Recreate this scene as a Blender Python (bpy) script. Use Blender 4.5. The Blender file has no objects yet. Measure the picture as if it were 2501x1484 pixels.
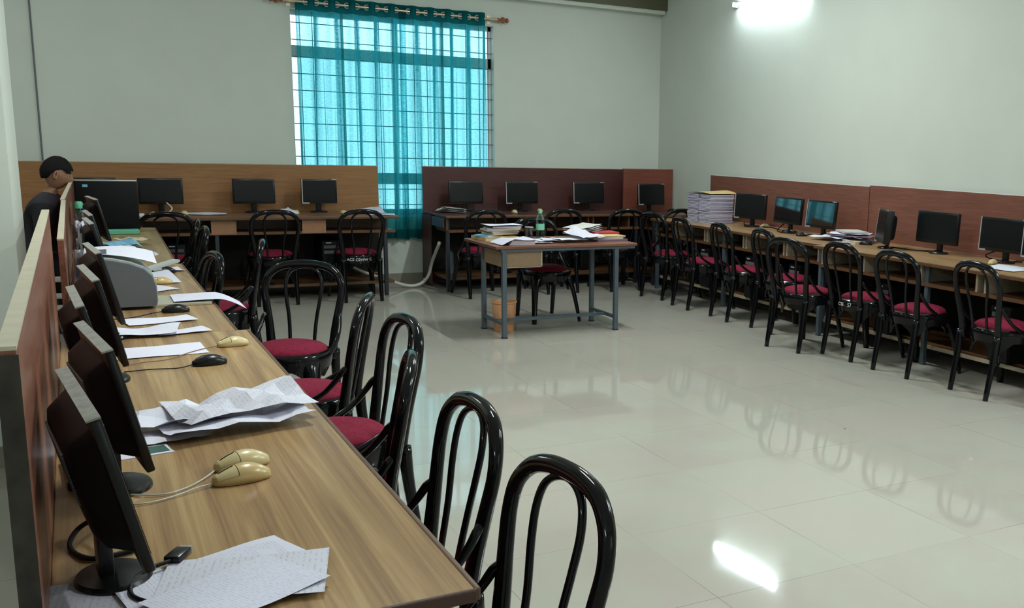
import bpy, bmesh, math, random
from mathutils import Vector, Matrix, noise
PI = math.pi
R = math.radians
random.seed(7)
sc = bpy.context.scene
C = sc.collection

# ------------------------------------------------------------------ camera
yaw, pitch, roll, F, PX, PY = 0.55507828, 0.18107749, 0.02887034, 2475.43, 1715.11, 810.9
fw = Vector((math.sin(yaw)*math.cos(pitch), math.cos(yaw)*math.cos(pitch), -math.sin(pitch)))
rt = Vector((math.cos(yaw), -math.sin(yaw), 0)); up = rt.cross(fw)
r2 = rt*math.cos(roll)+up*math.sin(roll); u2 = -rt*math.sin(roll)+up*math.cos(roll)
cam_d = bpy.data.cameras.new('camera'); cam = bpy.data.objects.new('camera', cam_d); C.objects.link(cam)
m = Matrix((r2, u2, -fw)).transposed().to_4x4(); m.translation = Vector((0, 0, 1.55)); cam.matrix_world = m
cam_d.sensor_width = 36; cam_d.lens = F/2501*36
cam_d.shift_x = (1250.5-PX)/2501; cam_d.shift_y = (PY-742)/2501; cam_d.clip_start = .02
sc.camera = cam

# ------------------------------------------------------------------ view, world, large lights
sc.view_settings.view_transform = 'Standard'; sc.view_settings.look = 'None'
sc.view_settings.gamma = 1; sc.view_settings.use_curve_mapping = False
sc.view_settings.exposure = 0.0
W = bpy.data.worlds.new('world'); sc.world = W; W.use_nodes = True
wn = W.node_tree; bg = wn.nodes['Background']
bg.inputs['Color'].default_value = (.88, .94, 1.0, 1); bg.inputs['Strength'].default_value = 2.5

def area(name, loc, rot, sx, sy, power, col=(1, 1, 1)):
    l = bpy.data.lights.new(name, 'AREA'); l.shape = 'RECTANGLE'; l.size = sx; l.size_y = sy; l.energy = power; l.color = col
    o = bpy.data.objects.new(name, l); o.location = loc; o.rotation_euler = rot; C.objects.link(o); return o
# added fill lights, unseen, at made-up windows behind and beside the camera
area('added_fill_rear', (2.6, -2.9, 1.9), (R(90), 0, 0), 2.0, 1.6, 10, (.93, 1.0, .97))
area('added_fill_side', (-2.9, 2.6, 1.9), (R(90), 0, R(-90)), 1.8, 1.5, 12, (.93, 1.0, .97))

# ------------------------------------------------------------------ materials
def newmat(name):
    m = bpy.data.materials.new(name); m.use_nodes = True
    nt = m.node_tree; return m, nt, nt.nodes['Principled BSDF']
def N(nt, t, **k):
    n = nt.nodes.new(t)
    for a, b in k.items(): setattr(n, a, b)
    return n
def S(n, k, v):
    n.inputs[k].default_value = v
def mat(name, col, rough=.5, metal=0, spec=.5, var=0, vs=20, coat=0, bump=0, bs=200):
    m, nt, p = newmat(name)
    p.inputs['Base Color'].default_value = (*col, 1); S(p, 'Roughness', rough); S(p, 'Metallic', metal)
    S(p, 'Specular IOR Level', spec); S(p, 'Coat Weight', coat); S(p, 'Coat Roughness', .05)
    tc = N(nt, 'ShaderNodeTexCoord')
    if var:
        n = N(nt, 'ShaderNodeTexNoise'); S(n, 'Scale', vs); S(n, 'Detail', 4); nt.links.new(tc.outputs['Object'], n.inputs['Vector'])
        r = N(nt, 'ShaderNodeMapRange'); S(r, 'From Min', .3); S(r, 'From Max', .7); S(r, 'To Min', 1-var); S(r, 'To Max', 1+var)
        nt.links.new(n.outputs['Fac'], r.inputs['Value'])
        v = N(nt, 'ShaderNodeHueSaturation'); v.inputs['Color'].default_value = (*col, 1)
        nt.links.new(r.outputs['Result'], v.inputs['Value']); nt.links.new(v.outputs['Color'], p.inputs['Base Color'])
    if bump:
        n = N(nt, 'ShaderNodeTexNoise'); S(n, 'Scale', bs); nt.links.new(tc.outputs['Object'], n.inputs['Vector'])
        b = N(nt, 'ShaderNodeBump'); S(b, 'Strength', bump); S(b, 'Distance', .002)
        nt.links.new(n.outputs['Fac'], b.inputs['Height']); nt.links.new(b.outputs['Normal'], p.inputs['Normal'])
    return m
def wood(name, cols, st=(1.2, 14, 14), dist=3.0, rough=.35, fine=.25, nscale=1.6, spec=.5):
    """long grain runs along object x"""
    m, nt, p = newmat(name)
    tc = N(nt, 'ShaderNodeTexCoord'); mp = N(nt, 'ShaderNodeMapping'); mp.inputs['Scale'].default_value = st
    nt.links.new(tc.outputs['Object'], mp.inputs['Vector'])
    n1 = N(nt, 'ShaderNodeTexNoise'); S(n1, 'Scale', nscale); S(n1, 'Detail', 8); S(n1, 'Roughness', .6); S(n1, 'Distortion', dist*.25)
    nt.links.new(mp.outputs['Vector'], n1.inputs['Vector'])
    mp2 = N(nt, 'ShaderNodeMapping'); mp2.inputs['Scale'].default_value = (st[0]*3, st[1]*9, st[2]*9)
    nt.links.new(tc.outputs['Object'], mp2.inputs['Vector'])
    n2 = N(nt, 'ShaderNodeTexNoise'); S(n2, 'Scale', 1.5); S(n2, 'Detail', 5); nt.links.new(mp2.outputs['Vector'], n2.inputs['Vector'])
    mx = N(nt, 'ShaderNodeMath', operation='MULTIPLY_ADD'); S(mx, 1, fine)
    nt.links.new(n2.outputs['Fac'], mx.inputs[0]); nt.links.new(n1.outputs['Fac'], mx.inputs[2])
    cr = N(nt, 'ShaderNodeValToRGB'); k = len(cols)
    lo, hi = .34+fine*.5, .66+fine*.5
    cr.color_ramp.elements[0].position = lo; cr.color_ramp.elements[0].color = (*cols[0], 1)
    cr.color_ramp.elements[1].position = hi; cr.color_ramp.elements[1].color = (*cols[-1], 1)
    for i in range(1, k-1):
        e = cr.color_ramp.elements.new(lo+(hi-lo)*i/(k-1)); e.color = (*cols[i], 1)
    nt.links.new(mx.outputs[0], cr.inputs['Fac']); nt.links.new(cr.outputs['Color'], p.inputs['Base Color'])
    S(p, 'Roughness', rough); S(p, 'Specular IOR Level', spec)
    return m
def paper(name, col, lines=0, ink=(.12, .12, .16), rows=90, tint=.6):
    m, nt, p = newmat(name); S(p, 'Roughness', .85); p.inputs['Base Color'].default_value = (*col, 1)
    if lines:
        tc = N(nt, 'ShaderNodeTexCoord')
        sp = N(nt, 'ShaderNodeSeparateXYZ'); nt.links.new(tc.outputs['Object'], sp.inputs[0])
        a = N(nt, 'ShaderNodeMath', operation='MULTIPLY'); S(a, 1, rows); nt.links.new(sp.outputs['X'], a.inputs[0])
        f = N(nt, 'ShaderNodeMath', operation='FRACT'); nt.links.new(a.outputs[0], f.inputs[0])
        g = N(nt, 'ShaderNodeMath', operation='LESS_THAN'); S(g, 1, lines); nt.links.new(f.outputs[0], g.inputs[0])
        mp = N(nt, 'ShaderNodeMapping'); mp.inputs['Scale'].default_value = (rows*1.5, 90, 1); nt.links.new(tc.outputs['Object'], mp.inputs[0])
        n = N(nt, 'ShaderNodeTexNoise'); S(n, 'Scale', 1); S(n, 'Detail', 3); nt.links.new(mp.outputs[0], n.inputs['Vector'])
        h = N(nt, 'ShaderNodeMath', operation='GREATER_THAN'); S(h, 1, .5); nt.links.new(n.outputs['Fac'], h.inputs[0])
        k = N(nt, 'ShaderNodeMath', operation='MULTIPLY'); nt.links.new(g.outputs[0], k.inputs[0]); nt.links.new(h.outputs[0], k.inputs[1])
        k2 = N(nt, 'ShaderNodeMath', operation='MULTIPLY'); S(k2, 1, tint); nt.links.new(k.outputs[0], k2.inputs[0])
        mx = N(nt, 'ShaderNodeMix', data_type='RGBA'); nt.links.new(k2.outputs[0], mx.inputs['Factor'])
        mx.inputs[6].default_value = (*col, 1); mx.inputs[7].default_value = (*ink, 1)
        nt.links.new(mx.outputs[2], p.inputs['Base Color'])
    return m

M = {}
M['wall'] = mat('wall_paint', (.59, .63, .56), .75, spec=.3, var=.02, vs=2.5, bump=.15, bs=60)
M['ceil'] = mat('ceiling_paint', (.72, .74, .70), .8)
M['skirt'] = mat('skirting_tile', (.25, .23, .19), .35, var=.1, vs=5)
M['olive'] = mat('olive_paint', (.075, .075, .035), .5)
M['black'] = mat('black_lacquer', (.004, .004, .005), .10, spec=.28)
M['dkplastic'] = mat('black_plastic', (.006, .006, .007), .3, spec=.35)
M['matblack'] = mat('matte_black_plastic', (.007, .007, .008), .5, spec=.15)
M['screen'] = mat('dark_glossy_screen', (.004, .005, .006), .04, spec=1.0, coat=1.0)
M['screen_dull'] = mat('dull_dark_screen', (.006, .007, .008), .22, spec=.3)
M['fabric'] = mat('maroon_fabric', (.17, .008, .028), .85, spec=.2, var=.25, vs=60, bump=.6, bs=300)
M['greyplastic'] = mat('grey_plastic', (.11, .12, .13), .45, var=.08, vs=150)
M['ltgrey'] = mat('light_grey_plastic', (.36, .38, .36), .45)
M['dust'] = mat('dusty_grey_top', (.30, .31, .28), .7, var=.18, vs=60)
M['beige'] = mat('beige_plastic', (.62, .50, .26), .3, coat=.2)
M['beige2'] = mat('yellowed_plastic', (.56, .40, .17), .3, coat=.2)
M['cream'] = mat('cream_laminate', (.52, .47, .35), .5, var=.08, vs=30)
M['steel'] = mat('blue_grey_painted_steel', (.075, .10, .12), .4, metal=.1, var=.12, vs=12)
M['dksteel'] = mat('dark_painted_steel', (.018, .022, .03), .4)
M['white'] = mat('white_plastic', (.70, .70, .68), .4)
M['pvc'] = mat('white_pvc_conduit', (.55, .54, .48), .45)
M['silver'] = mat('silver_plastic', (.45, .45, .45), .3, metal=.4)
M['brass'] = mat('warm_steel', (.62, .50, .36), .3, metal=.7)
M['finial'] = mat('brown_finial', (.30, .10, .04), .35)
M['orange'] = mat('peach_plastic', (.62, .30, .14), .35)
M['green'] = mat('mint_green_plastic', (.12, .48, .30), .4)
M['skin'] = mat('skin', (.33, .165, .10), .5, var=.06, vs=30)
M['hair'] = mat('black_hair', (.005, .004, .004), .8, spec=.2, bump=.8, bs=160)
M['jacket'] = mat('charcoal_jacket', (.018, .016, .022), .8, var=.15, vs=30)
M['maroonwool'] = mat('maroon_sweater', (.075, .006, .018), .9)
M['trouser'] = mat('dark_trousers', (.012, .012, .02), .8)
M['eye'] = mat('eye_white', (.5, .47, .43), .3)
M['paper'] = paper('blank_paper', (.66, .66, .76))
M['print'] = paper('printed_paper', (.64, .64, .75), .4, rows=150, tint=.2)
M['hand'] = paper('handwritten_paper', (.60, .60, .68), .34, rows=95, ink=(.2, .2, .28), tint=.28)
M['news'] = paper('newsprint', (.60, .59, .55), .55, rows=160, tint=.35)
M['pages'] = paper('page_edges', (.56, .50, .54))
M['lav'] = paper('lavender_page_edges', (.62, .62, .76))
M['navy'] = mat('navy_cover', (.035, .035, .12), .5)
M['manila'] = mat('manila_card', (.58, .42, .16), .6, var=.05)
M['creambook'] = mat('cream_cover', (.55, .47, .30), .6)
M['red'] = mat('red_folder', (.42, .03, .04), .5)
M['cyan'] = mat('light_blue_cover', (.20, .46, .66), .5)
M['purple'] = mat('mauve_folder', (.20, .13, .19), .6)
M['brown'] = mat('brown_edge', (.11, .05, .02), .4, var=.15, vs=30)
M['ply'] = mat('chipboard_face', (.25, .16, .09), .6, var=.12, vs=80)
M['plypale'] = mat('pale_board_face', (.40, .33, .23), .6, var=.1, vs=30)
M['peach'] = mat('peach_laminate', (.30, .145, .07), .5, var=.06, vs=60)
M['deskshade'] = mat('under_desk_shade', (.012, .009, .008), .6, spec=.2)  # colour stands in for the shade under the desks
M['blueside'] = mat('blue_grey_board', (.06, .075, .12), .4)
M['desk_left'] = wood('walnut_laminate', [(.25, .145, .07), (.35, .215, .10), (.46, .31, .145)], st=(.38, 9, 9), dist=5, rough=.24, nscale=1.5, fine=.3)
M['desk_far'] = wood('oak_laminate', [(.21, .145, .06), (.29, .205, .09), (.36, .26, .12)], st=(1.2, 12, 12), rough=.4)
M['desk_right'] = wood('light_oak_laminate', [(.24, .14, .065), (.34, .21, .10), (.42, .27, .13)], st=(1.2, 12, 12), rough=.3)
M['desk_brown'] = wood('brown_laminate', [(.14, .068, .032), (.20, .10, .05), (.25, .13, .07)], rough=.32)
M['desk_maroon'] = wood('maroon_laminate', [(.07, .028, .022), (.095, .037, .028), (.12, .05, .038)], rough=.3)
M['part_orange'] = wood('orange_brown_laminate', [(.22, .10, .03), (.27, .125, .04), (.31, .15, .05)], st=(2.5, 45, 45), rough=.5, nscale=1.2)
M['part_maroon'] = wood('dark_maroon_laminate', [(.050, .013, .011), (.066, .017, .014), (.085, .022, .018)], st=(2.5, 45, 45), rough=.5)
M['part_red'] = wood('reddish_laminate', [(.13, .032, .018), (.16, .042, .024), (.19, .052, .03)], st=(2.5, 45, 45), rough=.45)
M['part_right'] = wood('red_brown_laminate', [(.155, .056, .036), (.19, .07, .045), (.225, .085, .055)], st=(2.5, 45, 45), rough=.45)
M['part_left'] = wood('polished_red_brown_laminate', [(.20, .075, .045), (.25, .098, .06), (.30, .125, .075)], st=(2.5, 35, 35), rough=.33)
M['tabletop'] = wood('reddish_brown_laminate', [(.13, .048, .028), (.17, .065, .038), (.21, .085, .05)], rough=.35)

def floor_mat():
    m, nt, p = newmat('vitrified_floor_tiles')
    tc = N(nt, 'ShaderNodeTexCoord'); sp = N(nt, 'ShaderNodeSeparateXYZ'); nt.links.new(tc.outputs['Object'], sp.inputs[0])
    def line(axis, off, step, w):
        a = N(nt, 'ShaderNodeMath', operation='SUBTRACT'); S(a, 1, off); nt.links.new(sp.outputs[axis], a.inputs[0])
        b = N(nt, 'ShaderNodeMath', operation='DIVIDE'); S(b, 1, step); nt.links.new(a.outputs[0], b.inputs[0])
        f = N(nt, 'ShaderNodeMath', operation='FLOOR'); nt.links.new(b.outputs[0], f.inputs[0])
        c = N(nt, 'ShaderNodeMath', operation='PINGPONG'); S(c, 1, .5); nt.links.new(b.outputs[0], c.inputs[0])
        d = N(nt, 'ShaderNodeMath', operation='LESS_THAN'); S(d, 1, w/step); nt.links.new(c.outputs[0], d.inputs[0])
        return d, f
    lx, fx = line('X', 1.821, .6115, .0013); ly, fy = line('Y', 2.780, .641, .0013)
    mx = N(nt, 'ShaderNodeMath', operation='MAXIMUM'); nt.links.new(lx.outputs[0], mx.inputs[0]); nt.links.new(ly.outputs[0], mx.inputs[1])
    cb = N(nt, 'ShaderNodeCombineXYZ'); nt.links.new(fx.outputs[0], cb.inputs[0]); nt.links.new(fy.outputs[0], cb.inputs[1])
    wn_ = N(nt, 'ShaderNodeTexWhiteNoise'); nt.links.new(cb.outputs[0], wn_.inputs['Vector'])
    n = N(nt, 'ShaderNodeTexNoise'); S(n, 'Scale', 1.3); S(n, 'Detail', 6); S(n, 'Roughness', .55); nt.links.new(tc.outputs['Object'], n.inputs['Vector'])
    ad = N(nt, 'ShaderNodeMath', operation='MULTIPLY_ADD'); S(ad, 1, .3); nt.links.new(wn_.outputs['Value'], ad.inputs[0]); nt.links.new(n.outputs['Fac'], ad.inputs[2])
    cr = N(nt, 'ShaderNodeValToRGB'); e_ = cr.color_ramp.elements.new(.65); e_.color = (.405, .395, .335, 1); cr.color_ramp.elements[0].position = .45; cr.color_ramp.elements[0].color = (.395, .36, .315, 1)
    cr.color_ramp.elements[-1].position = .85; cr.color_ramp.elements[-1].color = (.42, .385, .335, 1); nt.links.new(ad.outputs[0], cr.inputs['Fac'])
    # faint lines, dirt only in places
    n2 = N(nt, 'ShaderNodeTexNoise'); S(n2, 'Scale', 1.7); nt.links.new(tc.outputs['Object'], n2.inputs['Vector'])
    mr = N(nt, 'ShaderNodeMapRange'); S(mr, 'From Min', .4); S(mr, 'From Max', .65); S(mr, 'To Min', .15); S(mr, 'To Max', .85); nt.links.new(n2.outputs['Fac'], mr.inputs['Value'])
    k = N(nt, 'ShaderNodeMath', operation='MULTIPLY'); nt.links.new(mx.outputs[0], k.inputs[0]); nt.links.new(mr.outputs[0], k.inputs[1])
    mix = N(nt, 'ShaderNodeMix', data_type='RGBA'); nt.links.new(k.outputs[0], mix.inputs['Factor']); nt.links.new(cr.outputs['Color'], mix.inputs[6]); mix.inputs[7].default_value = (.16, .14, .11, 1)
    # specks of dirt
    v = N(nt, 'ShaderNodeTexVoronoi'); S(v, 'Scale', 2.3); nt.links.new(tc.outputs['Object'], v.inputs['Vector'])
    lt = N(nt, 'ShaderNodeMath', operation='LESS_THAN'); S(lt, 1, .016); nt.links.new(v.outputs['Distance'], lt.inputs[0])
    mix2 = N(nt, 'ShaderNodeMix', data_type='RGBA'); nt.links.new(lt.outputs[0], mix2.inputs['Factor']); nt.links.new(mix.outputs[2], mix2.inputs[6]); mix2.inputs[7].default_value = (.12, .11, .09, 1)
    nt.links.new(mix2.outputs[2], p.inputs['Base Color'])
    n3 = N(nt, 'ShaderNodeTexNoise'); S(n3, 'Scale', 3.2); S(n3, 'Detail', 5); nt.links.new(tc.outputs['Object'], n3.inputs['Vector'])
    rr = N(nt, 'ShaderNodeMapRange'); S(rr, 'From Min', .35); S(rr, 'From Max', .7); S(rr, 'To Min', .03); S(rr, 'To Max', .085); nt.links.new(n3.outputs['Fac'], rr.inputs['Value'])
    nt.links.new(rr.outputs[0], p.inputs['Roughness']); S(p, 'Specular IOR Level', .52)
    return m
M['floor'] = floor_mat()

def sheer(name, teal, trans, diff, tint, edge=.5):
    m = bpy.data.materials.new(name); m.use_nodes = True; nt = m.node_tree; nt.nodes.clear()
    out = N(nt, 'ShaderNodeOutputMaterial'); tr = N(nt, 'ShaderNodeBsdfTransparent'); tl = N(nt, 'ShaderNodeBsdfTranslucent'); df = N(nt, 'ShaderNodeBsdfDiffuse')
    tr.inputs[0].default_value = (*tint, 1); tl.inputs[0].default_value = (*teal, 1); df.inputs[0].default_value = (*[c*.55 for c in teal], 1)
    m1 = N(nt, 'ShaderNodeMixShader'); S(m1, 0, diff); nt.links.new(tl.outputs[0], m1.inputs[1]); nt.links.new(df.outputs[0], m1.inputs[2])
    m2 = N(nt, 'ShaderNodeMixShader'); nt.links.new(tr.outputs[0], m2.inputs[1]); nt.links.new(m1.outputs[0], m2.inputs[2])
    tc = N(nt, 'ShaderNodeTexCoord'); mp = N(nt, 'ShaderNodeMapping'); mp.inputs['Scale'].default_value = (35, 35, 160)
    n = N(nt, 'ShaderNodeTexNoise'); S(n, 'Scale', 1); S(n, 'Detail', 3); nt.links.new(tc.outputs['Object'], mp.inputs[0]); nt.links.new(mp.outputs[0], n.inputs['Vector'])
    mr = N(nt, 'ShaderNodeMapRange'); S(mr, 'From Min', .3); S(mr, 'From Max', .7); S(mr, 'To Min', 1-trans-.12); S(mr, 'To Max', 1-trans+.12)
    nt.links.new(n.outputs['Fac'], mr.inputs['Value'])
    lw = N(nt, 'ShaderNodeLayerWeight'); S(lw, 'Blend', .5); pw = N(nt, 'ShaderNodeMath', operation='POWER'); S(pw, 1, 1.05); nt.links.new(lw.outputs['Facing'], pw.inputs[0])
    ma = N(nt, 'ShaderNodeMath', operation='MULTIPLY_ADD'); S(ma, 1, edge); ma.use_clamp = True; nt.links.new(pw.outputs[0], ma.inputs[0]); nt.links.new(mr.outputs[0], ma.inputs[2])
    nt.links.new(ma.outputs[0], m2.inputs[0])
    nt.links.new(m2.outputs[0], out.inputs[0]); return m
M['sheer'] = sheer('sheer_teal_cloth', (.03, .40, .46), .62, .35, (.50, .93, .96), 1.5)
M['teal'] = sheer('folded_teal_cloth', (.01, .17, .18), .04, .6, (.05, .5, .55))

def glassmat(name, col, fac=.1, rough=.02):
    m = bpy.data.materials.new(name); m.use_nodes = True; nt = m.node_tree; nt.nodes.clear()
    out = N(nt, 'ShaderNodeOutputMaterial'); tr = N(nt, 'ShaderNodeBsdfTransparent'); tr.inputs[0].default_value = (*col, 1)
    gl = N(nt, 'ShaderNodeBsdfGlossy'); S(gl, 'Roughness', rough); mx = N(nt, 'ShaderNodeMixShader')
    fr = N(nt, 'ShaderNodeLayerWeight'); S(fr, 'Blend', fac); nt.links.new(fr.outputs['Facing' if fac > .2 else 'Fresnel'], mx.inputs[0])
    nt.links.new(tr.outputs[0], mx.inputs[1]); nt.links.new(gl.outputs[0], mx.inputs[2]); nt.links.new(mx.outputs[0], out.inputs[0]); return m
M['glass_clear'] = glassmat('window_glass', (.95, .97, 1), .08)
M['glass_frost'] = glassmat('dusty_window_glass', (.66, .80, .82), .08, .4)
M['glass_cup'] = glassmat('tumbler_glass', (.80, .84, .86), .45)
M['pet'] = glassmat('clear_bottle_plastic', (.62, .86, .80), .4)
M['poly'] = glassmat('crumpled_clear_plastic', (.45, .45, .52), .5, .25)
def emis(name, col, s):
    m, nt, p = newmat(name); p.inputs['Base Color'].default_value = (*col, 1); p.inputs['Emission Color'].default_value = (*col, 1); S(p, 'Emission Strength', s); return m
M['tube'] = emis('lit_fluorescent_tube', (.82, .93, 1), 62)

# ------------------------------------------------------------------ mesh helpers
def nb(): return bmesh.new()
def box(bm, c, s, rz=0, bev=0, rx=0, ry=0, seg=2):
    g = bmesh.ops.create_cube(bm, size=1)['verts']
    bmesh.ops.scale(bm, vec=s, verts=g)
    if bev:
        es = list({e for v in g for e in v.link_edges})
        r = bmesh.ops.bevel(bm, geom=es, offset=bev, segments=seg, affect='EDGES', profile=.5)
        g = list({v for f in r['faces'] for v in f.verts} | {v for v in g if v.is_valid})
        seen = set(g); st = list(g)
        while st:
            v = st.pop()
            for e in v.link_edges:
                o = e.other_vert(v)
                if o not in seen: seen.add(o); st.append(o)
        g = list(seen)
    mt = Matrix.Translation(c) @ Matrix.Rotation(rz, 4, 'Z') @ Matrix.Rotation(ry, 4, 'Y') @ Matrix.Rotation(rx, 4, 'X')
    bmesh.ops.transform(bm, matrix=mt, verts=g); return g
def bb(bm, x0, x1, y0, y1, z0, z1, bev=0):
    return box(bm, ((x0+x1)/2, (y0+y1)/2, (z0+z1)/2), (x1-x0, y1-y0, z1-z0), bev=bev)
def cr(pts, n=6, closed=False):
    P = [Vector(p) for p in pts]; o = []
    k = len(P); rng = k if closed else k-1
    for i in range(rng):
        a = P[(i-1) % k] if closed or i > 0 else P[0]*2-P[1]; b = P[i]; c = P[(i+1) % k]
        d = P[(i+2) % k] if closed or i+2 < k else P[-1]*2-P[-2]
        for j in range(n):
            t = j/n; o.append(.5*((2*b)+(c-a)*t+(2*a-5*b+4*c-d)*t*t+(3*b-a-3*c+d)*t**3))
    if not closed: o.append(P[-1])
    return o
def tube(bm, pts, rad, seg=10, n=0, closed=False, flat=1.0, upv=None):
    """rad: number or list per control point"""
    if n:
        if isinstance(rad, (list, tuple)):
            rr = []
            for i in range(len(rad)-1): rr += [rad[i]+(rad[i+1]-rad[i])*j/n for j in range(n)]
            rad = rr+[rad[-1]]
        pts = cr(pts, n, closed)
    P = [Vector(p) for p in pts]; k = len(P)
    if not isinstance(rad, (list, tuple)): rad = [rad]*k
    rings = []; nrm = None
    for i in range(k):
        if closed: t = P[(i+1) % k]-P[i-1]
        else: t = P[min(i+1, k-1)]-P[max(i-1, 0)]
        t.normalize()
        if nrm is None:
            a = Vector(upv) if upv else (Vector((0, 0, 1)) if abs(t.z) < .9 else Vector((0, 1, 0)))
            nrm = (a-t*a.dot(t)).normalized()
        else: nrm = (nrm-t*nrm.dot(t)).normalized()
        b = t.cross(nrm)
        rings.append([bm.verts.new(P[i]+(nrm*math.cos(2*PI*j/seg)*flat+b*math.sin(2*PI*j/seg))*rad[i]) for j in range(seg)])
    for i in range(k if closed else k-1):
        A, B = rings[i], rings[(i+1) % k]
        for j in range(seg): bm.faces.new((A[j], A[(j+1) % seg], B[(j+1) % seg], B[j]))
    if not closed:
        bm.faces.new(rings[0][::-1]); bm.faces.new(rings[-1])
def lathe(bm, prof, c=(0, 0, 0), seg=24, sx=1, sy=1):
    rings = []
    for r, z in prof:
        rings.append([bm.verts.new((c[0]+r*sx*math.cos(2*PI*j/seg), c[1]+r*sy*math.sin(2*PI*j/seg), c[2]+z)) for j in range(seg)])
    for A, B in zip(rings, rings[1:]):
        for j in range(seg): bm.faces.new((A[j], A[(j+1) % seg], B[(j+1) % seg], B[j]))
    if prof[0][0] > 1e-5: bm.faces.new(rings[0][::-1])
    if prof[-1][0] > 1e-5: bm.faces.new(rings[-1])
def prism(bm, poly, a0, a1, axis='y'):
    def P(u, v, w):
        return {'y': (u, w, v), 'x': (w, u, v), 'z': (u, v, w)}[axis]
    A = [bm.verts.new(P(u, v, a0)) for u, v in poly]; B = [bm.verts.new(P(u, v, a1)) for u, v in poly]; k = len(poly)
    for i in range(k): bm.faces.new((A[i], A[(i+1) % k], B[(i+1) % k], B[i]))
    bm.faces.new(A[::-1]); bm.faces.new(B)
def grid(bm, nx, ny, f):
    V = [[bm.verts.new(f(i/nx, j/ny)) for j in range(ny+1)] for i in range(nx+1)]
    for i in range(nx):
        for j in range(ny): bm.faces.new((V[i][j], V[i+1][j], V[i+1][j+1], V[i][j+1]))
def obj(name, bm, m, parent=None, smooth=False, label=None, loc=None, rot=None, sol=0, sub=0):
    bmesh.ops.remove_doubles(bm, verts=bm.verts, dist=1e-6)
    bmesh.ops.recalc_face_normals(bm, faces=bm.faces)
    me = bpy.data.meshes.new(name); bm.to_mesh(me); bm.free()
    if smooth:
        for p in me.polygons: p.use_smooth = True
        if smooth != 'all':
            me.set_sharp_from_angle(angle=R(38))
    me.materials.append(M[m] if isinstance(m, str) else m)
    o = bpy.data.objects.new(name, me); C.objects.link(o)
    if parent: o.parent = parent
    if loc: o.location = loc
    if rot: o.rotation_euler = rot
    if label: o['label'] = label
    if sol:
        s = o.modifiers.new('solid', 'SOLIDIFY'); s.thickness = sol; s.offset = 1
    if sub:
        s = o.modifiers.new('sub', 'SUBSURF'); s.levels = sub; s.render_levels = sub
    return o
def tag(o, label, cat, group=None):
    o['label'] = label; o['category'] = cat
    if group: o['group'] = group
    return o
def thing(name, label, cat, loc=(0, 0, 0), rz=0, group=None):
    o = bpy.data.objects.new(name, None); o.empty_display_size = .1; C.objects.link(o)
    o.location = loc; o.rotation_euler = (0, 0, rz); return tag(o, label, cat, group)
def struct(name, bm, m, smooth=False):
    o = obj(name, bm, m, smooth=smooth); o['kind'] = 'structure'; return o
def dup(root, loc, rz, label, group=None):
    r = root.copy(); C.objects.link(r); r.location = loc; r.rotation_euler = (0, 0, rz); r['label'] = label
    if group: r['group'] = group
    for ch in list(root.children):
        c = ch.copy(); C.objects.link(c); c.parent = r
        for g in ch.children:
            d = g.copy(); C.objects.link(d); d.parent = c
    return r

# ------------------------------------------------------------------ the room
X0, X1, Y0, Y1, ZC = -3.0, 6.15, -3.0, 11.06, 3.75
b = nb(); bb(b, X0, X1, Y0, Y1+.25, -.05, 0); struct('floor', b, 'floor')
b = nb(); bb(b, X0, X1, Y0, Y1, ZC, ZC+.1); struct('ceiling', b, 'ceil')
WX0, WX1, WZ0, WZ1 = 1.945, 4.05, .737, 2.78
b = nb()
bb(b, X0-.2, WX0, Y1, Y1+.25, 0, ZC); bb(b, WX1, X1+.2, Y1, Y1+.25, 0, ZC)
bb(b, WX0, WX1, Y1, Y1+.25, 0, WZ0); bb(b, WX0, WX1, Y1, Y1+.25, WZ1, ZC); struct('wall_back', b, 'wall')
b = nb(); bb(b, X1, X1+.2, Y0, Y1, 0, ZC); struct('wall_right', b, 'wall')
b = nb(); bb(b, X0-.2, X0, Y0, Y1, 0, ZC); struct('wall_left', b, 'wall')
b = nb(); bb(b, X0-.2, X1+.2, Y0-.2, Y0, 0, ZC); struct('wall_front', b, 'wall')
b = nb(); bb(b, -1.1, -.24, 5.5, 6.48, 0, ZC); struct('wall_pier', b, 'wall')
b = nb(); bb(b, X0, X1, Y1-.012, Y1, 0, .1); struct('baseboard_back', b, 'skirt')
b = nb(); bb(b, X1-.012, X1, Y0, Y1-.012, 0, .1); struct('baseboard_right', b, 'skirt')
b = nb(); bb(b, -1.112, -.228, 5.488, 6.492, 0, .1); struct('baseboard_pier', b, 'skirt')
b = nb(); tube(b, [(-.222, Y1-.014, .1), (-.222, Y1-.014, ZC)], .007, 8); o = struct('trim_1', b, 'greyplastic')
b = nb(); bb(b, -.9, X1, 10.9, Y1, 3.118, ZC); struct('trim_2', b, 'olive')
b = nb(); bb(b, -.9, X1-.02, 10.93, Y1, 3.075, 3.118); struct('trim_3', b, 'wall')

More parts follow.
